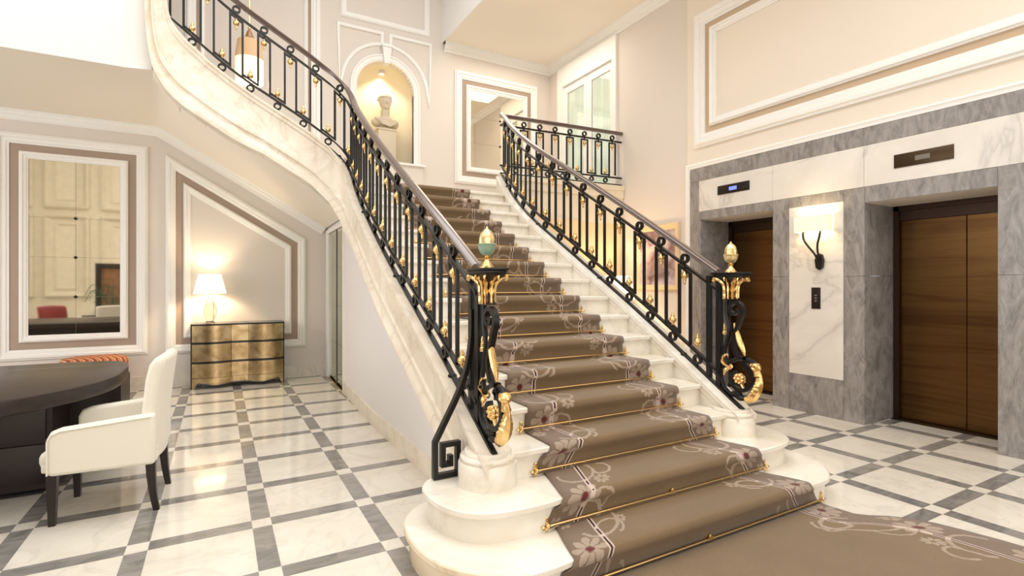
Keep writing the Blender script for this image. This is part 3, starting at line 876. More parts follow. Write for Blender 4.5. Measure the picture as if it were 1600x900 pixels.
o = bpy.data.objects.new('stair_runner', me); C.objects.link(o)
so = o.modifiers.new('solid', 'SOLIDIFY'); so.thickness = .008; so.offset = -1
props(o, label='brown patterned carpet runner with floral border going up the marble steps', cat='carpet')
# the rug in front of the first step
RE = [(1.94, 3.325), (1.86, 3.325), (1.80, 3.335), (1.72, 3.345), (1.66, 3.40), (1.60, 3.49), (1.52, 3.565), (1.42, 3.625), (1.30, 3.66), (1.15, 3.695), (.95, 3.72), (.6, 3.75), (.2, 3.77), (-.8, 3.78), (-2.4, 3.78)]
bm = bmesh.new(); uvl = bm.loops.layers.uv.new('cloth')
rr = [(4.60-x, x, y, .009, 1.94-y+.12) for y, x in RE]
rr2 = []
for a, b2 in zip(rr, rr[1:]):
    n = max(1, int((a[2]-b2[2])/.05))
    for i in range(n): rr2.append(tuple(lerp(p, q, i/n) for p, q in zip(a, b2)))
rr2.append(rr[-1]); add_strip(bm, uvl, rr2, 60)
me = bpy.data.meshes.new('rug'); bm.to_mesh(me); bm.free(); me.materials.append(M['carpet'])
o = bpy.data.objects.new('rug', me); C.objects.link(o)
so = o.modifiers.new('solid', 'SOLIDIFY'); so.thickness = .008; so.offset = -1
props(o, label='large brown floral-bordered rug spreading over the floor before the bottom step', cat='rug')

# stair rods
ordn = ['lowest', 'second', 'third', 'fourth', 'fifth', 'sixth', 'seventh', 'eighth', 'ninth', 'tenth', 'eleventh', 'twelfth', 'thirteenth', 'fourteenth', 'fifteenth', 'topmost']
for k in range(16):
    y = NY(k+1)+.03-.024; z = RI*k+.036
    a, b2 = cl(k+.55 if k else .1, KL)-.03, cl(k+.55 if k else .1, KR)+.03
    if k == 0: a, b2 = 1.25, 3.35
    lab = 'brass stair rod at the foot of the bottom step' if k == 0 else ('topmost brass stair rod below the landing' if k == 15 else 'brass stair rod, %s counted up from the floor' % ordn[k])
    r = empty('stair_rod', ((a+b2)/2, y, RI*k), label=lab, cat='stair rod', group='brass stair rods')
    mb = MB(); mb.tube([(a, y, z), (b2, y, z)], .0065, 8); rel(mb.build('rod', M['brass']), r)
    for x, s_ in ((a, -1), (b2, 1)):
        mb = MB(); mb.ell((x, y, z), (.012, .013, .013), 10, 8); mb.ell((x, y+.012, z+.032), (.008, .006, .014), 8, 6); mb.ell((x, y+.012, z-.018), (.012, .009, .012), 8, 6); mb.ell((x+s_*.024, y+.006, z-.006), (.013, .008, .009), 8, 6)
        mb.box(x-.008, x+.008, y+.008, y+.024, z-.032, z+.03)
        rel(mb.build('bracket', M['brass']), r)
    if k in (0, 1):
        mb = MB(); mb.box(lerp(a, b2, .5)-.02, lerp(a, b2, .5)+.02, y-.006, y+.012, z-.008, z+.014); mb.ell((lerp(a, b2, .5), y, z+.016), (.009, .006, .01), 8, 6)
        rel(mb.build('bracket', M['brass']), r)

# ------------------------------------------------------------------ balustrades
RINGS, HT = .262, .895
def pendant_mesh(up):
    """gilt pine-cone on a small stem, point up or down"""
    s_ = 1 if up else -1
    mb = MB()
    prof = [(.004, 0), (.010, .004), (.006, .010), (.011, .016), (.019, .024), (.0215, .036), (.019, .048), (.012, .058), (.008, .062), (.011, .066), (.009, .071), (.006, .080), (.003, .090), (.001, .094)]
    if not up: prof = [(.004, 0), (.009, .006), (.006, .012), (.014, .018), (.021, .03), (.0215, .042), (.017, .054), (.009, .062), (.006, .068), (.008, .073), (.005, .080), (.007, .085), (.003, .096), (.001, .10)]
    mb.lathe([(r*1.38, z*1.18*s_) for r, z in prof], (0, 0, 0), 10, ribs=5, ramp_=.08)
    bmesh.ops.recalc_face_normals(mb.bm, faces=mb.bm.faces)
    me = bpy.data.meshes.new('cone'); [setattr(f, 'smooth', True) for f in mb.bm.faces]; mb.bm.to_mesh(me); mb.bm.free(); me.materials.append(M['gold']); return me
ME_UP, ME_DN = pendant_mesh(True), pendant_mesh(False)
def ring_mesh():
    mb = MB(); R0, R1, w = .0405, .0235, .014; rows = []
    n = 20
    for i in range(n):
        a = 2*PI*i/n; c2, s2 = math.cos(a), math.sin(a)
        rows.append([(-w, c2*R1, s2*R1), (w, c2*R1, s2*R1), (w, c2*R0, s2*R0), (-w, c2*R0, s2*R0)])
    mb.grid(rows, closed_u=True, closed_v=True); bmesh.ops.recalc_face_normals(mb.bm, faces=mb.bm.faces)
    me = bpy.data.meshes.new('ring'); mb.bm.to_mesh(me); mb.bm.free(); me.materials.append(M['iron']); return me
ME_RING = ring_mesh()
def put(me, name, loc, rz, parent):
    o = bpy.data.objects.new(name, me); C.objects.link(o); o.location = Vector(loc)-Vector(parent.location); o.rotation_euler = (0, 0, rz); o.parent = parent; return o
def railing(path, root, s0, s1, sa, sb=None, ht=HT, hand=True, feet=True):
    """s0..s1 extent, sa = position of the first top ring"""
    n = max(8, int((s1-s0)/.07))
    top = ht
    if hand:
        mb = MB(); pf = [(-.022, top-.05), (.022, top-.05), (.027, top-.035), (.034, top-.028), (.036, top-.012), (.026, top-.001), (0, top+.004), (-.026, top-.001), (-.036, top-.012), (-.034, top-.028), (-.027, top-.035)]
        sweep(mb, path, s0, s1, pf, n); rel(mb.build('handrail', M['rail'], label='dark brown wooden handrail', sharp=50), root)
    sb = s0 if sb is None else sb
    for nm, z, h in (('bottom_rail', .0, .020), ('lower_rail', .112, .021), ('upper_rail', top-.172, .021)):
        mb = MB(); sweep(mb, path, sb if nm == 'bottom_rail' else s0, s1, [(-.015, z), (.015, z), (.015, z+h), (-.015, z+h)], n); rel(mb.build(nm, M['iron']), root)
    zL, zU = .145, top-.185
    def P(s, z): p = path.at(s); return Vector((p.x, p.y, p.z+z))
    t = sa; i = 0
    hb = RINGS*.22
    while t < s1-.03:
        nn = path.nrm(t); d = path.tan(t); rz = math.atan2(d.y, d.x)-PI/2
        # top ring, link, cone
        put(ME_RING, 'ring', P(t, top-.108), rz, root)
        if i or True:
            mb = MB(); side = path.nrm(t)
            a, b2 = t-hb, t+hb
            k0, k1 = zL+.012, zU-.012
            nxt = t+RINGS-hb
            pts = [P(a, k0-.02), P(a, k1), P(b2, k1), P(b2, k0)]
            if nxt < s1+.01: pts += [P(nxt, k0)]
            mb.bar(pts, .021, .020, side)
            mb.bar([P(t, k1), P(t, top-.155)], .016, .016, side)
            rel(mb.build('baluster', M['iron'], sharp=25), root)
            put(ME_DN, 'gilt_cone', P(t, k1-.006), rz, root)
        # bottom ring between
        tb = t-RINGS/2
        if tb > s0+.02:
            nn = path.tan(tb); rz = math.atan2(nn.y, nn.x)-PI/2
            put(ME_RING, 'ring', P(tb, .068), rz, root)
            put(ME_UP, 'gilt_cone', P(tb, zL+.016), rz, root)
        t += RINGS; i += 1
    if feet:
        t = s0+.35
        while t < s1-.2:
            p = P(t, 0); mb = MB(); mb.ell((p.x, p.y, p.z+.006), (.026, .026, .018), 10, 6); 
            nn = path.nrm(t); mb.ell((p.x+nn.x*.02, p.y+nn.y*.02, p.z+.008), (.014, .014, .012), 8, 6)
            rel(mb.build('foot', M['iron']), root); t += RINGS*4
rootR = empty('balustrade', PR[0], label='black and gilt iron balustrade on the right side of the main flight', cat='railing', group='iron balustrades')
railing(pr, rootR, pr.s_of_y(2.63), pr.s_of_y(6.5), pr.s_of_y(2.97), .06)
rootL = empty('balustrade', PLp[0], label='black and gilt iron balustrade curving up the left flight to the gallery', cat='railing', group='iron balustrades')
railing(pl, rootL, pl.s_of_y(2.63), pl.L-.02, pl.s_of_y(2.97), .06)
# landing rail
PT = [Vector((lerp(3.51, 5.64, i/10), lf(lerp(3.51, 5.64, i/10))+.04, 2.985)) for i in range(11)]
pt = Path(PT)
rootT = empty('balustrade', PT[0], label='short level iron balustrade with gilt cones along the upper landing', cat='railing', group='iron balustrades')
railing(pt, rootT, 0, pt.L, .12, ht=.86)

# ------------------------------------------------------------------ newel posts
def leaf(mb, pts, w, side, n=9, lobes=5, thick=.006, cup=.3, amp=.22):
    """acanthus leaf: lobed strip along pts, width along `side`"""
    P = catmull(pts, 5); N = len(P); side = Vector(side).normalized(); rows = []
    for i, p in enumerate(P):
        t = i/(N-1); tt = (P[min(i+1, N-1)]-P[max(i-1, 0)]).normalized(); nn = side.cross(tt).normalized()
        ww = w*(math.sin(PI*min(1, t*1.15+.12))**.6 if t < .76 else (1-t)**.5*1.35)*(1+amp*math.sin(t*lobes*2*PI))
        ww = max(ww, .002)
        row = []
        for j in range(-3, 4):
            u = j/3.0; row.append(tuple(p+side*ww*u+nn*(thick*(1-u*u)*1.5-cup*ww*u*u)+nn*(.003*math.cos(u*9))))
        for j in range(3, -4, -1):
            u = j/3.0; row.append(tuple(p+side*ww*u*.96+nn*(-thick-cup*ww*u*u)))
        rows.append(row)
    V = mb.grid(rows, closed_u=True); mb.cap(V[0][::-1]); mb.cap(V[-1])
def spiral(c, r0, r1, a0, a1, n=40):
    return [(c[0], c[1]+lerp(r0, r1, i/n)*math.cos(lerp(a0, a1, i/n)), c[2]+lerp(r0, r1, i/n)*math.sin(lerp(a0, a1, i/n))) for i in range(n+1)]
def newel(x, y, label, stay, side):
    r = empty('newel_post', (x, y, .50), label=label, cat='newel post', group='newel posts with acorn finials')
    yp = y+.09
    # square posts
    mb = MB(); mb.box(x-.02, x+.02, yp-.012, yp+.03, .56, 1.44); mb.box(x-.018, x+.018, yp+.085, yp+.12, .62, 1.47)
    rel(mb.build('post', M['iron'], bevel=.003), r)
    # cap: moulded tray
    mb = MB(); z = 1.49
    HX, HY = .066, .132
    for hw, za, zb in ((1., z-.014, z), (.9, z-.03, z-.014)):
        mb.box(x-hw*HX, x+hw*HX, y-hw*HY, y+hw*HY, za, zb, .004)
    rows = []
    for hw, zz in ((.125, z-.03), (.10, z-.045), (.07, z-.062), (.052, z-.085), (.046, z-.12), (.046, z-.185), (.056, z-.19), (.056, z-.2)):
        hx, hy = hw/.13*HX*.95, hw/.13*HY*.95; hx = max(hx, .026)
        rows.append([(x-hx, y-hy, zz), (x+hx, y-hy, zz), (x+hx, y+hy, zz), (x-hx, y+hy, zz)])
    V = mb.grid(rows, closed_u=True); mb.cap(V[0]); mb.cap(V[-1][::-1])
    rel(mb.build('cap', M['iron']), r)
    for dx, dy in ((0, -1), (1, -.8), (-1, -.8), (1, .0), (-1, .0), (1, .8), (-1, .8), (0, 1)):
        d = Vector((dx*.5, dy, 0)); d.normalize(); sd = Vector((-d.y, d.x, 0))
        def Q(f, zz): return Vector((x+dx*(.024+.040*f), y+dy*(.045+.078*f), zz))
        q = [Q(0, z-.195), Q(.02, z-.14), Q(.12, z-.09), Q(.5, z-.058), Q(.95, z-.044), Q(1.12, z-.066)]
        mb = MB(); leaf(mb, q, .0135, sd, lobes=5); rel(mb.build('acanthus_leaf', M['gold'], label='gilt acanthus leaf'), r)
    # finial
    mb = MB(); mb.lathe([(.042, z), (.042, z+.006), (.034, z+.012), (.026, z+.026), (.015, z+.038), (.013, z+.05), (.02, z+.055), (.012, z+.062), (.02, z+.07)], (x, y, 0), 20)
    f = rel(mb.build('finial', M['gold'], label='gilt acorn finial'), r)
    def sub(mb, nm, mt, lb=None):
        o = mb.build(nm, mt, label=lb); o.parent = f; return o
    mb = MB(); mb.lathe([(.02, z+.068), (.037, z+.085), (.046, z+.108), (.048, z+.125), (.052, z+.130), (.046, z+.134)], (x, y, 0), 24, ribs=8, ramp_=.06); sub(mb, 'acorn_cup', M['cup'] if side < 0 else M['acorn'], 'green patinated cup' if side < 0 else None)
    mb = MB(); mb.lathe([(.040, z+.13), (.042, z+.145), (.041, z+.165), (.034, z+.188), (.021, z+.205), (.008, z+.214), (.007, z+.222), (.001, z+.228)], (x, y, 0), 36, ribs=12, ramp_=.035); sub(mb, 'acorn', M['acorn'])
    # S-scroll bracket in the plane of the flight
    S1 = spiral((x, y-.035, 1.215), .012, .075, -PI*1.1, PI*1.25, 44)
    S1 += [(x, y-.075, 1.13), (x, y-.045, 1.06), (x, y-.02, .99), (x, y-.03, .92), (x, y-.055, .86)]
    S1 = [tuple(p) for p in S1]
    mb = MB(); mb.bar(S1, .034, .026, (1, 0, 0), tap=[min(1, .5+i/30) for i in range(len(S1))])
    rel(mb.build('scroll', M['iron'], sharp=30), r)
    S0 = [(x, y+.03, 1.32), (x, y+.035, 1.2), (x, y+.01, 1.08), (x, y+.03, .98), (x, y+.055, .88), (x, y+.03, .80)]
    mb = MB(); mb.tube([tuple(p) for p in catmull(S0, 5)], .016, 8); rel(mb.build('scroll', M['iron']), r)
    # stepped knee
    mb = MB(); mb.box(x-.017, x+.017, y-.135, y-.055, .845, .87); mb.box(x-.017, x+.017, y-.135, y-.11, .77, .87); rel(mb.build('knee', M['iron'], bevel=.002), r)
    # lower volute
    S2 = [(x, y-.12, .80), (x, y-.10, .81)]+spiral((x, y-.10, .685), .125, .04, PI*.42, PI*.42-0, 1)[:0]
    big = spiral((x, y-.075, .69), .13, .055, PI*.55+0, PI*.55+PI*1.75, 50)
    mb = MB(); mb.bar(big, .034, .028, (1, 0, 0)); rel(mb.build('volute', M['iron'], sharp=30), r)
    big = [(x, y-.215, .80), (x, y-.17, .845), (x, y-.10, .85), (x, y-.03, .83), (x, y+.05, .77), (x, y+.085, .69), (x, y+.06, .61), (x, y-.0, .56), (x, y-.10, .545)]
    mb = MB(); mb.tube([tuple(p) for p in catmull(big, 6)], .015, 8); rel(mb.build('volute', M['iron']), r)
    # gilt C-shaped leaf with rolled tip, front
    q = [(x, y-.13, .535), (x, y-.185, .56), (x, y-.225, .615), (x, y-.238, .68), (x, y-.225, .745), (x, y-.19, .80)]
    mb = MB(); leaf(mb, q, .040, (1, 0, 0), lobes=12, thick=.014, amp=.10); mb.torus((x, y-.205, .80), .018, .016, (1, 0, 0), 14, 8, 1.8); mb.ell((x, y-.222, .795), (.026, .022, .024), 12, 8); mb.ell((x, y-.175, .81), (.022, .016, .018))
    rel(mb.build('acanthus_leaf', M['gold'], label='large gilt curled leaf'), r)
    # gilt blossom in the volute
    mb = MB(); c0 = Vector((x, y-.075, .685))
    for i in range(7):
        a = 2*PI*i/7; mb.ell(c0+Vector((0, .03*math.cos(a), .03*math.sin(a))), (.028, .018, .018), 10, 6)
    mb.ell(c0, (.036, .02, .02)); mb.tube([tuple(c0+Vector((0, -.01, -.03))), tuple(c0+Vector((0, -.035, -.075))), tuple(c0+Vector((0, -.06, -.10)))], [.014, .01, .003], 8)
    rel(mb.build('blossom', M['gold'], label='gilt blossom'), r)
    # long gilt leaf on the front of the S and small leaf behind
    q = [(x, y-.03, 1.12), (x, y-.045, 1.07), (x, y-.075, .99), (x, y-.105, .92), (x, y-.115, .875)]
    mb = MB(); P = catmull(q, 5); mb.tube([tuple(p) for p in P], [lerp(.009, .02, min(1, i/8)) if i < 12 else lerp(.021, .006, (i-12)/(len(P)-13)) for i in range(len(P))], 8); rel(mb.build('acanthus_leaf', M['gold'], label='long gilt leaf'), r)
    q = [(x, y+.04, .875), (x, y+.07, .83), (x, y+.055, .79), (x, y+.01, .765), (x, y+.05, .74), (x, y+.07, .69)]
    mb = MB(); leaf(mb, q, .024, (1, 0, 0), lobes=4, thick=.01); rel(mb.build('acanthus_leaf', M['gold'], label='small gilt leaf'), r)
    mb = MB(); mb.lathe([(.016, 0), (.017, .02), (.011, .026), (.013, .045), (.008, .05), (.009, .065), (.003, .085)], (x, y+.055, 1.03), 10); rel(mb.build('tassel', M['gold'], label='small gilt tassel'), r)
    # base foot
    mb = MB(); mb.ell((x, y-.085, .545), (.03, .04, .022)); mb.ell((x, y-.05, .57), (.02, .05, .018)); rel(mb.build('foot', M['iron']), r)
    for o_ in r.children:  # the scrollwork sits just above the plinth
        if o_.name.split('.')[0] in ('scroll', 'knee', 'volute', 'acanthus_leaf', 'blossom', 'foot'):
            for v in o_.data.vertices:
                if v.co.z < 1.0: v.co.z += .038*min(1, (1.0-v.co.z)/.35)
    # curved stay with fret foot
    if stay:
        q = [(x-.01, yp+.08, 1.26), (x-.012, yp+.08, 1.12), (x-.03, yp+.08, .98), (x-.065, yp+.08, .86), (x-.115, yp+.08, .75), (x-.175, yp+.08, .64), (x-.235, yp+.08, .53)]
        P = [tuple(p) for p in catmull(q, 6)]+[(x-.235, yp+.08, .342), (x-.10, yp+.08, .342), (x-.10, yp+.08, .51), (x-.19, yp+.08, .51), (x-.19, yp+.08, .40), (x-.145, yp+.08, .40), (x-.145, yp+.08, .45)]
        mb = MB(); mb.bar(P, .036, .026, (0, 1, 0)); rel(mb.build('stay', M['iron'], label='bowed iron stay ending in a square fret'), r)
    return r
newel(1.275, 2.535, 'left iron newel post with gilt scrollwork and a green-cupped acorn finial', True, -1)
newel(3.285, 2.54, 'right iron newel post with gilt scrollwork and all-gold acorn finial by the lifts', False, 1)

# ------------------------------------------------------------------ desk
TOPZ = .75
ds = empty('desk', (-1.9, 4.75, 0), label='large dark espresso wood desk with rounded end at the left', cat='desk')
c = [(-3.9, 5.63), (-1.5, 5.63), (-1.1, 5.625), (-.80, 5.56), (-.68, 5.42), (-.635, 5.2), (-.625, 4.9), (-.635, 4.65), (-.69, 4.42), (-.79, 4.22), (-.92, 4.05), (-1.08, 3.93), (-1.35, 3.82), (-1.9, 3.76), (-3.9, 3.74)]
o_ = [tuple(p)[:2] for p in catmull([(x, y, 0) for x, y in c], 5)]
if sum(a[0]*b2[1]-b2[0]*a[1] for a, b2 in zip(o_, o_[1:]+o_[:1])) < 0: o_ = o_[::-1]
mb = MB(); rings = [[(x, y, z) for x, y in offset_poly(o_, i)] for z, i in ((.655, .012), (.66, .004), (.672, 0), (.735, 0), (.745, .004), (TOPZ, .014))]
V = mb.grid(rings, closed_u=True); mb.cap(V[0][::-1]); mb.cap(V[-1]); rel(mb.build('desk_top', M['espresso']), ds)
mb = MB(); mb.box(-3.8, -.66, 5.02, 5.10, .03, .655); mb.box(-.74, -.66, 5.1, 5.5, .03, .655); rel(mb.build('modesty_panel', M['espresso'], bevel=.004), ds)
mb = MB(); mb.box(-3.8, -.64, 4.99, 5.13, 0, .055); rel(mb.build('plinth', M['espresso'], bevel=.004), ds)
for x0, x1 in ((-2.3, -.97), (-3.8, -2.9)):
    mb = MB(); mb.box(x0, x1, 4.55, 5.02, .04, .655); pd = rel(mb.build('pedestal', M['espresso'], bevel=.004), ds)
    for k in range(2):
        mb = MB(); mb.box(x0+.03, x1-.03, 4.535, 4.55, .08+k*.29, .34+k*.29, .003); o = mb.build('drawer', M['espresso']); o.parent = pd
    mb = MB(); mb.box(x1-.27, x1-.264, 4.53, 4.537, .07, .62); o = mb.build('inlay', M['gold'], label='thin gilt inlay line'); o.parent = pd
mb = MB(); mb.box(-1.6, -.64, 5.3, 5.303, TOPZ-.0005, TOPZ+.0008); rel(mb.build('seam', M['taupe'], label='fine pale inlay line on the top'), ds)

# ------------------------------------------------------------------ upholstered armchair (local: front = +x)
def armchair(loc, rz, label, mat, legmat, group=None, tufted=False):
    r = empty('armchair', (0, 0, 0), label=label, cat='armchair', group=group)
    mb = MB(); mb.box(-.27, .30, -.265, .265, .34, .43, .03); rows = []
    mb.box(-.27, .285, -.27, .27, .315, .37, .012)
    mb.build('seat', mat, r, sharp=50)
    for s_ in (-1, 1):
        mb = MB(); ya, yb = s_*.255, s_*.335
        pf = [(-.27, .31), (.235, .31), (.245, .34), (.245, .52), (.225, .56), (.18, .577), (-.2, .612), (-.27, .617)]
        lo, hi = min(ya, yb), max(ya, yb)
        mb.prism(pf, 'y', lo, hi); o = mb.build('arm', mat, r, sharp=60); bv = o.modifiers.new('b', 'BEVEL'); bv.width = .022; bv.segments = 4; bv.limit_method = 'ANGLE'; bv.angle_limit = R_(60)
        mb = MB(); q = [(-.25, s_*.337, .602), (.18, s_*.337, .565), (.222, s_*.337, .545), (.237, s_*.337, .51), (.237, s_*.337, .32)]; mb.tube(q, .005, 6); mb.build('piping', mat, o)
    # back: curved in plan, leaning and flaring at the top
    rows = []
    n = 12
    prof = [(-.20, .42), (-.215, .6), (-.235, .8), (-.255, .92), (-.28, .955), (-.315, .965), (-.34, .95), (-.335, .9), (-.315, .75), (-.30, .6), (-.295, .45), (-.285, .31), (-.22, .31)]
    for i in range(n+1):
        u = -1+2*i/n; y = .285*u*(1.0); dx = .035*u*u; e_ = .02 if abs(u) == 1 else 0
        rows.append([(x+dx+(0 if not e_ else (.012 if x < -.29 else -.012)), y, z-(0 if z < .9 else .02*u*u)) for x, z in prof])
    mb = MB(); V = mb.grid(rows, closed_u=True); mb.cap(V[0][::-1]); mb.cap(V[-1]); o = mb.build('backrest', mat, r, sharp=50)
    bv = o.modifiers.new('b', 'BEVEL'); bv.width = .02; bv.segments = 3; bv.limit_method = 'ANGLE'; bv.angle_limit = R_(60)
    if tufted:
        for a in range(4):
            for b2 in range(3):
                mb = MB(); mb.ell((-.215-.04*(b2), -.2+.133*a, .55+.14*b2), (.008, .010, .010), 8, 6); mb.build('button', mat, o)
    for x0, y0, dx in ((.24, .235, .0), (.24, -.235, .0), (-.235, .235, -.03), (-.235, -.235, -.03)):
        mb = MB(); rows = []
        for t in (0, .3, .6, .85, 1):
            w = lerp(.026, .016, t); x = x0+dx*t*t; z = lerp(.32, 0, t)
            rows.append([(x-w, y0-w, z), (x+w, y0-w, z), (x+w, y0+w, z), (x-w, y0+w, z)])
        V = mb.grid(rows, closed_u=True); mb.cap(V[0]); mb.cap(V[-1][::-1]); mb.build('leg', legmat, r, sharp=30)
    r.location = loc; r.rotation_euler = (0, 0, rz)
    return r
armchair((-.585, 4.16, 0), PI-.06, 'cream upholstered armchair with dark legs drawn up to the dark desk', M['cream'], M['leg'])
armchair((-2.85, 2.85, 0), R_(40), 'red tufted armchair seen reflected in the wall mirror', M['red'], M['leg'], tufted=True)
armchair((-1.98, 3.0, 0), R_(-100), 'second cream armchair seen only in the wall mirror, beside the plant', M['cream'], M['leg'])

# ------------------------------------------------------------------ gilded chest of drawers
CX0, CX1, CY, CH = -.322, .825, 8.10, .872
ch = empty('chest_of_drawers', ((CX0+CX1)/2, 8.27, 0), label='serpentine-fronted gold leaf chest of drawers with black edges', cat='chest of drawers')
def cy(u):
    b_ = 0
    if u < .42: b_ = .055*math.sin(PI*min(1, max(0, (u)/.42)))**1.0*(1 if u > .0 else 0)-.01*math.cos(u/.42*PI)
    elif u > .60: b_ = .055*math.sin(PI*(1-u)/.40)-.01*math.cos((1-u)/.4*PI)
    else: b_ = .008
    return CY-b_
def cstrip(mb, u0, u1, z0, z1, out=0, n=40, back=None, zf=None):
    rows = []
    for i in range(n+1):
        u = lerp(u0, u1, i/n); x = lerp(CX0, CX1, u); y = cy(u)-out; za = zf(u) if zf else z0
        yb = back if back else y+.02
        rows.append([(x, y, za), (x, y, z1), (x, yb, z1), (x, yb, za)])
    V = mb.grid(rows, closed_u=True); mb.cap(V[0][::-1]); mb.cap(V[-1])
mb = MB(); cstrip(mb, 0, 1, .10, CH-.02, -.012, back=8.46); 
for u in (0, 1):
    x = lerp(CX0, CX1, u); s_ = 1 if u == 0 else -1
    mb.box(min(x, x+s_*.014), max(x, x+s_*.014), cy(u)-.006, cy(u)+.03, 0, CH-.02); mb.box(min(x, x+s_*.03), max(x, x+s_*.03), 8.42, 8.455, 0, CH-.02)
for za in (.341, .601): cstrip(mb, .0, 1, za, za+.030, .009)
rel(mb.build('body', M['black']), ch)
mb = MB(); cstrip(mb, 0, 1, CH-.02, CH, .012, back=8.47); rel(mb.build('top', M['black']), ch)
for z0, z1 in ((.15, .345), (.367, .605), (.627, CH-.02)):
    mb = MB(); cstrip(mb, .014, .42, z0+.002, z1-.002, 0); cstrip(mb, .60, .986, z0+.002, z1-.002, 0); cstrip(mb, .421, .599, z0+.002, z1-.002, .008, n=8); rel(mb.build('drawer', M['goldleaf'], label='gold leaf serpentine drawer front'), ch)
zf = lambda u: .045+.035*abs(math.sin(u*PI*2))**1.5 if .1 < u < .9 else .05
zf = lambda u: interp([(0, .0), (.04, .0), (.06, .085), (.16, .07), (.25, .05), (.36, .06), (.44, .075), (.56, .075), (.64, .06), (.75, .05), (.84, .07), (.94, .085), (.96, 0), (1, 0)], u)
mb = MB(); cstrip(mb, .0, 1, 0, .148, -.001, 60, zf=zf); rel(mb.build('apron', M['goldleaf'], label='gold leaf apron with scalloped edge'), ch)
mb = MB()
for s_ in (0, 1):
    P_ = []
    for i in range(26):
        u = lerp(.05, .5, i/25); uu = u if s_ == 0 else 1-u; P_.append((lerp(CX0, CX1, uu), cy(uu)-.004, zf(u)-.006))
    mb.tube(P_, .007, 6)
    uu = .085 if s_ == 0 else .915
    mb.ell((lerp(CX0, CX1, uu), cy(uu)-.004, .058), (.036, .014, .030), 14, 8)
rel(mb.build('scroll_edge', M['black']), ch)

# ------------------------------------------------------------------ table lamp
LX, LY, LZ = -.10, 8.26, CH
tl = empty('table_lamp', (LX, LY, LZ), label='lit glass table lamp with cream shade on the gold chest', cat='lamp')
mb = MB(); mb.lathe([(.055, LZ), (.058, LZ+.012), (.05, LZ+.02), (.04, LZ+.032), (.06, LZ+.06), (.078, LZ+.12), (.082, LZ+.18), (.070, LZ+.25), (.045, LZ+.31), (.030, LZ+.345), (.034, LZ+.36), (.02, LZ+.37)], (LX, LY, 0), 36, ribs=9, ramp_=.06); rel(mb.build('glass_body', M['glass']), tl)
mb = MB(); mb.tube([(LX, LY, LZ+.36), (LX, LY, LZ+.68)], .006, 8); mb.ell((LX, LY, LZ+.69), (.010, .010, .013)); rel(mb.build('stem', M['brass']), tl)
def shade(x, y, z0, z1, r0, r1, nm, mat, par, n=40):
    mb = MB(); rows = []
    for r_, z in ((r0, z0), (r1, z1), (r1-.004, z1), (r0-.004, z0)):
        rows.append([(x+r_*math.cos(2*PI*i/n), y+r_*math.sin(2*PI*i/n), z) for i in range(n)])
    mb.grid(rows, closed_u=True, closed_v=True); return rel(mb.build(nm, mat), par)
shade(LX, LY, LZ+.405, LZ+.67, .20, .137, 'lamp_shade', M['shade'], tl)
point('table_lamp_bulb', (LX, LY, LZ+.53), 24, (1, .80, .52), .04)

# ------------------------------------------------------------------ striped stool
so_ = empty('stool', (-1.36, 8.12, 0), label='stool upholstered in orange striped fabric against the wall under the mirror', cat='stool')
mb = MB(); n = 40; rows = []
for f, z in ((.96, .12), (1.0, .16), (1.0, .40), (1.03, .43), (1.02, .46), (.94, .50), (.6, .518), (.2, .522)):
    rows.append([(-1.33+.33*f*math.copysign(abs(math.cos(2*PI*i/n))**.75, math.cos(2*PI*i/n)), 8.12+.26*f*math.copysign(abs(math.sin(2*PI*i/n))**.75, math.sin(2*PI*i/n)), z) for i in range(n)])
V = mb.grid(rows, closed_u=True); mb.cap(V[0]); mb.cap(V[-1]); rel(mb.build('cushion', M['stripe'], sharp=60), so_)
for sx in (-1, 1):
    for sy in (-1, 1):
        mb = MB(); mb.lathe([(.016, 0), (.024, .04), (.028, .13)], (-1.33+sx*.23, 8.12+sy*.17, 0), 12); rel(mb.build('leg', M['leg']), so_)
mb = MB()
for i in range(80):
    a = 2*PI*i/80; x = -1.33+.333*math.copysign(abs(math.cos(a))**.75, math.cos(a)); y = 8.12+.263*math.copysign(abs(math.sin(a))**.75, math.sin(a)); mb.box(x-.004, x+.004, y-.004, y+.004, .055, .15)
rel(mb.build('fringe', M['red'], label='red fringe'), so_)

# ------------------------------------------------------------------ bust, pedestal, niche spot
BX, BY = 2.465, 8.74
mb = MB(); mb.box(BX-.15, BX+.15, BY-.13, BY+.13, NZ0+.002, 4.0, .006); mb.box(BX-.165, BX+.165, BY-.145, BY+.145, NZ0, NZ0+.06, .006); mb.box(BX-.16, BX+.16, BY-.14, BY+.14, 3.985, 4.02, .006)
pdst = mb.build('pedestal', M['plaster'], label='square pale stone pedestal inside the arched niche', cat='pedestal')
mb = MB(); z = 4.02
mb.ell((BX, BY, z+.035), (.09, .085, .04)); mb.ell((BX, BY+.01, z+.12), (.20, .11, .085)); mb.ell((BX-.15, BY+.01, z+.12), (.085, .085, .08)); mb.ell((BX+.15, BY+.01, z+.12), (.085, .085, .08)); mb.ell((BX, BY-.03, z+.15), (.13, .09, .08))
mb.tube([(BX, BY+.015, z+.15), (BX, BY+.01, z+.24), (BX, BY, z+.34)], [.095, .074, .078], 14)
mb.ell((BX, BY-.005, z+.46), (.098, .112, .125), 20, 14); mb.ell((BX, BY-.035, z+.39), (.078, .075, .068)); mb.ell((BX, BY+.015, z+.50), (.104, .118, .108), 20, 14)
mb.ell((BX, BY-.108, z+.455), (.013, .024, .034)); mb.ell((BX, BY-.118, z+.435), (.019, .016, .012)); mb.ell((BX, BY-.098, z+.40), (.028, .014, .008)); mb.ell((BX, BY-.098, z+.386), (.024, .014, .008)); mb.ell((BX, BY-.085, z+.355), (.026, .024, .02))
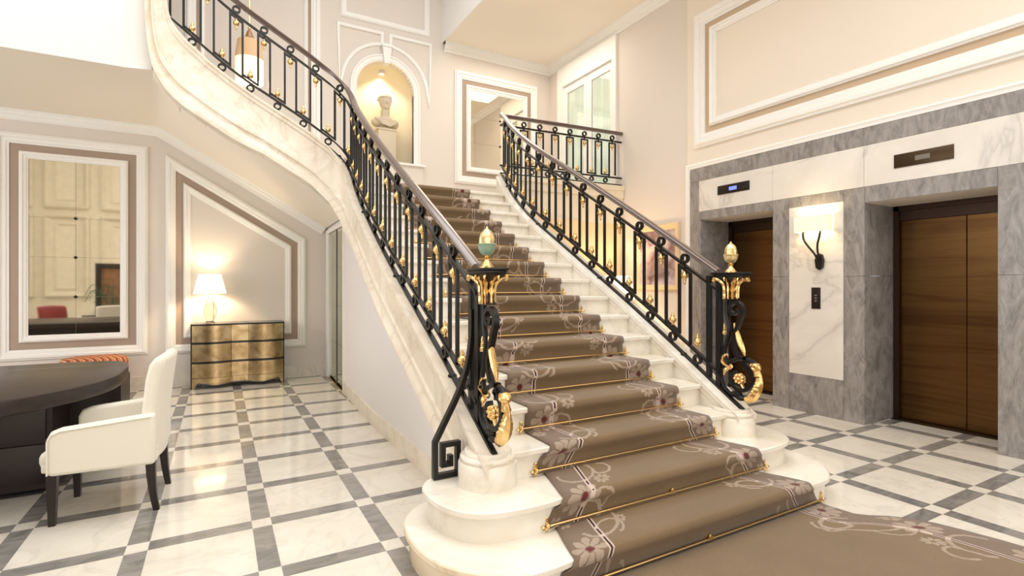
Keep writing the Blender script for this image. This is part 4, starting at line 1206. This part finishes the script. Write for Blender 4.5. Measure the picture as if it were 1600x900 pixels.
for s_ in (-1, 1):
    mb.ell((BX+s_*.034, BY-.098, z+.488), (.03, .014, .009)); mb.ell((BX+s_*.033, BY-.094, z+.468), (.014, .01, .009)); mb.ell((BX+s_*.09, BY+.005, z+.45), (.012, .022, .034)); mb.ell((BX+s_*.05, BY-.07, z+.42), (.026, .022, .024))
for k_, (el, n_) in enumerate(((5, 15), (24, 14), (44, 11), (64, 7), (84, 3))):
    for i in range(n_):
        a = 2*PI*(i+.5*(k_ % 2))/n_; e_ = R_(el)
        if el < 20 and math.sin(a) < -.35: continue          # leave the face free
        mb.ell((BX+.106*math.cos(a)*math.cos(e_), BY+.015+.12*math.sin(a)*math.cos(e_), z+.50+.108*math.sin(e_)), (.024, .024, .020), 8, 6)
# drapery folds
for i in range(6):
    t = i/5; mb.tube([(BX-.2+.05*t, BY-.07, z+.17-.03*t), (BX-.08, BY-.125, z+.12-.02*i*.5), (BX+.05, BY-.125, z+.10-.012*i), (BX+.2-.02*t, BY-.07, z+.15-.03*t)], .014, 6)
o = mb.build('marble_bust', M['plaster'], label='pale classical bust of a curly-haired head on the niche pedestal', cat='bust')
rm = o.modifiers.new('remesh', 'REMESH'); rm.mode = 'VOXEL'; rm.voxel_size = .0075; rm.use_smooth_shade = True
ns = empty('spotlight', (2.42, 8.80, 5.03), label='small recessed spotlight at the top of the niche', cat='spotlight')
mb = MB(); mb.lathe([(.035, 4.985), (.048, 4.985), (.048, 5.03), (.035, 5.03)], (2.42, 8.80, 0), 20); rel(mb.build('rim', M['white']), ns)
mb = MB(); mb.lathe([(.034, 4.982), (.034, 4.988)], (2.42, 8.80, 0), 20); rel(mb.build('lens', plain('lit_lens', (255, 240, 200), .5, emit=(255, 230, 170), es=8)), ns)
spot('niche_spot', (2.42, 8.80, 4.97), (R_(14), 0, 0), 27, R_(120), (1, .86, .64), .03, .7)

# ------------------------------------------------------------------ pendant over the upper flight
PXx, PYy = .34, 7.3
pe = empty('pendant_light', (PXx, PYy, ZT), label='lit bell-shaped pendant lamp hanging behind the left railing', cat='pendant lamp')
mb = MB(); mb.tube([(PXx, PYy, ZT), (PXx, PYy, 4.55)], .006, 6); mb.ell((PXx, PYy, 4.86), (.018, .018, .022)); mb.ell((PXx, PYy, 4.62), (.015, .015, .02)); rel(mb.build('chain', M['brass']), pe)
mb = MB(); mb.lathe([(.012, 4.60), (.03, 4.57), (.05, 4.50), (.10, 4.47), (.134, 4.448)], (PXx, PYy, 0), 24); rel(mb.build('canopy', plain('tan_metal', (170, 130, 96), .4, .5)), pe)
shade(PXx, PYy, 4.22, 4.45, .166, .135, 'upper_shade', plain('tan_linen_shade', (206, 172, 136), .8, emit=(220, 175, 125), es=.25), pe)
shade(PXx, PYy, 3.93, 4.23, .158, .160, 'lower_shade', plain('lit_pendant_shade', (255, 245, 225), .8, emit=(255, 226, 168), es=1.3), pe)
point('pendant_bulb', (PXx, PYy, 4.1), 14, (1, .82, .58), .05)

# ------------------------------------------------------------------ wall sconce, lift panels
sc = empty('wall_sconce', (XE-.025, 3.22, 1.64), label='lit wall sconce with cream shade and two black arms between the lifts', cat='wall lamp')
mb = MB(); mb.prism([(3.18, 1.58), (3.215, 1.555), (3.25, 1.58), (3.26, 1.66), (3.245, 1.72), (3.215, 1.735), (3.185, 1.72), (3.17, 1.66)], 'x', XE-.065, XE-.0255); rel(mb.build('backplate', M['iron'], bevel=.006), sc)
for q in ([(XE-.06, 3.225, 1.66), (XE-.10, 3.24, 1.73), (XE-.12, 3.30, 1.82), (XE-.12, 3.345, 1.90), (XE-.11, 3.352, 2.0)], [(XE-.06, 3.205, 1.66), (XE-.10, 3.20, 1.73), (XE-.12, 3.195, 1.82), (XE-.12, 3.172, 1.92), (XE-.11, 3.168, 2.0)]):
    mb = MB(); mb.tube([tuple(p) for p in catmull(q, 5)], [lerp(.010, .013, i/20) for i in range(21)], 8); rel(mb.build('arm', M['iron']), sc)
mb = MB(); y0, y1, z0, z1, x0, x1 = 3.085, 3.425, 1.965, 2.135, XE-.16, XE-.03
a_ = [(x1, y0), (x0, y0), (x0, y1), (x1, y1)]; b_ = [(x1, y0+.004), (x0+.004, y0+.004), (x0+.004, y1-.004), (x1, y1-.004)]
for (p0, p1), (q0, q1) in zip(zip(a_, a_[1:]), zip(b_, b_[1:])):
    mb.grid([[(p0[0], p0[1], z0), (p1[0], p1[1], z0)], [(p0[0], p0[1], z1), (p1[0], p1[1], z1)], [(q0[0], q0[1], z1), (q1[0], q1[1], z1)], [(q0[0], q0[1], z0), (q1[0], q1[1], z0)]], closed_v=True)
rel(mb.build('lamp_shade', M['shade2'], smooth=False), sc)
for y in (3.17, 3.35): point('sconce_bulb', (XE-.10, y, 2.06), 3.2, (1, .78, .46), .02)
cp = empty('lift_call_panel', (XE-.026, 3.262, 1.14), label='bronze lift call panel on the white marble below the sconce', cat='call panel')
mb = MB(); mb.box(XE-.034, XE-.0255, 3.215, 3.31, 1.14, 1.37, .002); rel(mb.build('plate', M['plaque2']), cp)
for zz in (1.225, 1.255, 1.285):
    mb = MB(); mb.box(XE-.037, XE-.033, 3.25, 3.275, zz-.008, zz+.008, .001); rel(mb.build('button', M['lcdoff']), cp)
for nm, y0, y1, z0, z1, m1, m2, lab in (('lift_indicator', 4.067, 4.528, 2.552, 2.665, 'plaque2', 'lcd', 'dark floor indicator with a glowing blue screen above the farther lift'), ('lift_indicator', 2.057, 2.52, 2.505, 2.632, 'plaque', 'lcdoff', 'bronze floor indicator with an unlit screen above the nearer lift')):
    e = empty(nm, (XE-.026, (y0+y1)/2, z0), label=lab, cat='floor indicator')
    mb = MB(); mb.box(XE-.034, XE-.0255, y0, y1, z0, z1, .002); rel(mb.build('plate', M[m1]), e)
    yc, zc = (y0+y1)/2, (z0+z1)/2; w = .055 if m2 == 'lcd' else .058
    mb = MB(); mb.box(XE-.037, XE-.033, yc-w, yc+w, zc-.022, zc+.022); rel(mb.build('screen', M[m2], smooth=False), e)

# ------------------------------------------------------------------ framed picture behind the balustrade
pf_ = empty('framed_picture', (XE+.02, 5.64, 1.3), label='framed soft-toned picture on the wall behind the right balustrade', cat='picture')
PXW = XE+.02
def on_side(q, h): return (PXW-h, q[0], q[1])
mb = MB(); mould(mb, rect(5.19, 6.08, 1.31, 2.285), [(0, 0), (0, .03), (.02, .045), (.05, .03), (.07, .032), (.09, .012), (.10, .01)], on_side); rel(mb.build('frame', M['gilt']), pf_)
mb = MB(); mb.box(PXW-.012, PXW-.002, 5.28, 5.99, 1.40, 2.195); rel(mb.build('picture', M['picture'], smooth=False), pf_)

# ------------------------------------------------------------------ lamp glowing below the landing
fl = empty('floor_lamp', (5.15, 5.95, 0), label='bright floor lamp glowing under the landing behind the right balustrade', cat='lamp')
mb = MB(); mb.lathe([(.13, 0), (.13, .02), (.03, .03), (.012, .05), (.012, 1.40)], (5.15, 5.95, 0), 20); rel(mb.build('stand', M['brass']), fl)
shade(5.15, 5.95, 1.18, 1.53, .26, .20, 'lamp_shade', plain('bright_lamp_shade', (255, 245, 225), .8, emit=(255, 232, 190), es=2.2), fl)
point('floor_lamp_bulb', (5.15, 5.95, 1.36), 34, (1, .72, .40), .05)
ul = empty('wall_uplight', (3.91, 6.42, 2.36), label='small brass bowl uplight high on the wall under the landing', cat='wall lamp')
mb = MB(); mb.lathe([(.01, 2.27), (.05, 2.285), (.09, 2.325), (.10, 2.345), (.094, 2.345), (.085, 2.328)], (3.91, 6.30, 0), 20); rel(mb.build('bowl', M['brass']), ul)
mb = MB(); mb.box(3.89, 3.93, 6.33, 6.42, 2.28, 2.31, .003); rel(mb.build('bracket', M['brass']), ul)

# ------------------------------------------------------------------ stone wall and furniture that the mirror shows
def on_front(q, h): return (-q[0], YF+h, q[1])
e = empty('trim_11', (-4, YF, 1), kind='structure')
for x0, x1 in ((-2.0, -.9), (-.6, .5), (2.2, 3.3), (3.6, 4.7), (4.95, 5.9)):
    for z0, z1 in ((1.0, 3.6), (3.8, 6.4)):
        mb = MB(); mould(mb, rect(x0, x1, z0, z1), [(0, 0), (0, .10), (.05, .14), (.10, .08), (.13, .03), (.18, 0)], on_front); rel(mb.build('moulding', M['limestone']), e)
        mb = MB(); mould(mb, rect(x0+.26, x1-.26, z0+.26, z1-.26), [(0, 0), (0, .04), (.04, .05), (.08, 0)], on_front); rel(mb.build('moulding', M['limestone']), e)
wd = empty('window_1', (2.6, YF, .4), kind='structure')
mb = MB()
for x in (1.05, 2.9): mb.box(x-.06, x+.06, YF, YF+.08, .4, 4.6)
mb.box(1.0, 2.95, YF, YF+.08, .34, .46); mb.box(1.0, 2.95, YF, YF+.08, 4.5, 4.62); mb.box(1.95, 2.0, YF, YF+.06, .4, 4.5); mb.box(1.0, 2.95, YF, YF+.06, 2.9, 2.96)
rel(mb.build('window_frame', M['white']), wd)
mb = MB(); mb.box(1.1, 2.85, YF+.002, YF+.012, .46, 4.5); rel(mb.build('pane', plain('daylit_pane', (240, 246, 255), .3, emit=(235, 243, 255), es=1.0)), wd)
# framed artwork leaning behind the palm
ar_ = empty('framed_artwork', (-2.1, 1.5, 0), R_(-12), label='tall dark-framed picture standing behind the palm in the mirror reflection', cat='picture')
mb = MB(); mould(mb, rect(-.42, .42, 0, 1.9), [(0, 0), (0, .05), (.11, .05), (.11, .01), (.11, 0)], lambda q, h: (-q[0], h, q[1])); mb.box(-.42, .42, -.02, 0, 0, 1.9); mb.build('frame', M['black'], ar_)
mb = MB(); mb.box(-.31, .31, .004, .01, .11, 1.79); mb.build('picture', plain('warm_collage_print', (150, 110, 80), .5, var=.6, vs=9), ar_)
cs = empty('side_table', (-2.50, 2.1, 0), label='small table carrying the pale printer, seen in the mirror', cat='table')
mb = MB(); mb.box(-2.80, -2.20, 1.9, 2.3, .41, .45, .004); cs_t = rel(mb.build('table_top', M['espresso']), cs)
for sx in (-.27, .27):
    for sy in (-.17, .17):
        mb = MB(); mb.box(-2.50+sx-.02, -2.50+sx+.02, 2.1+sy-.02, 2.1+sy+.02, 0, .41); rel(mb.build('leg', M['leg']), cs)
pn = empty('printer', (-2.50, 2.1, .45), label='pale grey desktop printer on the small table, seen in the mirror', cat='printer')
mb = MB(); mb.box(-2.73, -2.27, 1.93, 2.27, .45, .68, .012); rel(mb.build('body', M['paper']), pn)
mb = MB(); mb.box(-2.65, -2.35, 2.0, 2.2, .68, .71, .006); rel(mb.build('lid', M['plaque2'], label='dark top tray'), pn)
mb = MB(); mb.box(-2.69, -2.31, 2.27, 2.30, .50, .53, .003); rel(mb.build('tray', M['paper']), pn)
pp = empty('potted_palm', (-2.02, 2.5, 0), label='green palm in a dark pot, seen in the mirror', cat='plant')
mb = MB(); mb.lathe([(.10, 0), (.13, .02), (.16, .4), (.17, .42), (.15, .42), (.14, .38)], (-2.02, 2.5, 0), 20); rel(mb.build('pot', M['pot']), pp)
mb = MB(); rnd_ = random.Random(3)
for i in range(26):
    a = rnd_.random()*2*PI; L_ = .3+.3*rnd_.random(); h = .5+.6*rnd_.random(); d = Vector((math.cos(a), math.sin(a), 0)); b0 = Vector((-2.02, 2.5, .38))
    P_ = catmull([b0, b0+d*L_*.3+Vector((0, 0, h*.7)), b0+d*L_*.7+Vector((0, 0, h)), b0+d*L_+Vector((0, 0, h*.75))], 5)
    mb.tube([tuple(p) for p in P_], .004, 5)
    sd = d.cross(Vector((0, 0, 1)))
    for j in range(3, len(P_)):
        p = P_[j]
        for s_ in (-1, 1):
            tip = p+sd*s_*.12+d*.05-Vector((0, 0, .05)); w_ = d*.010
            mb.poly([tuple(p-w_), tuple(p+w_), tuple(tip)])
rel(mb.build('fronds', M['leaf']), pp)
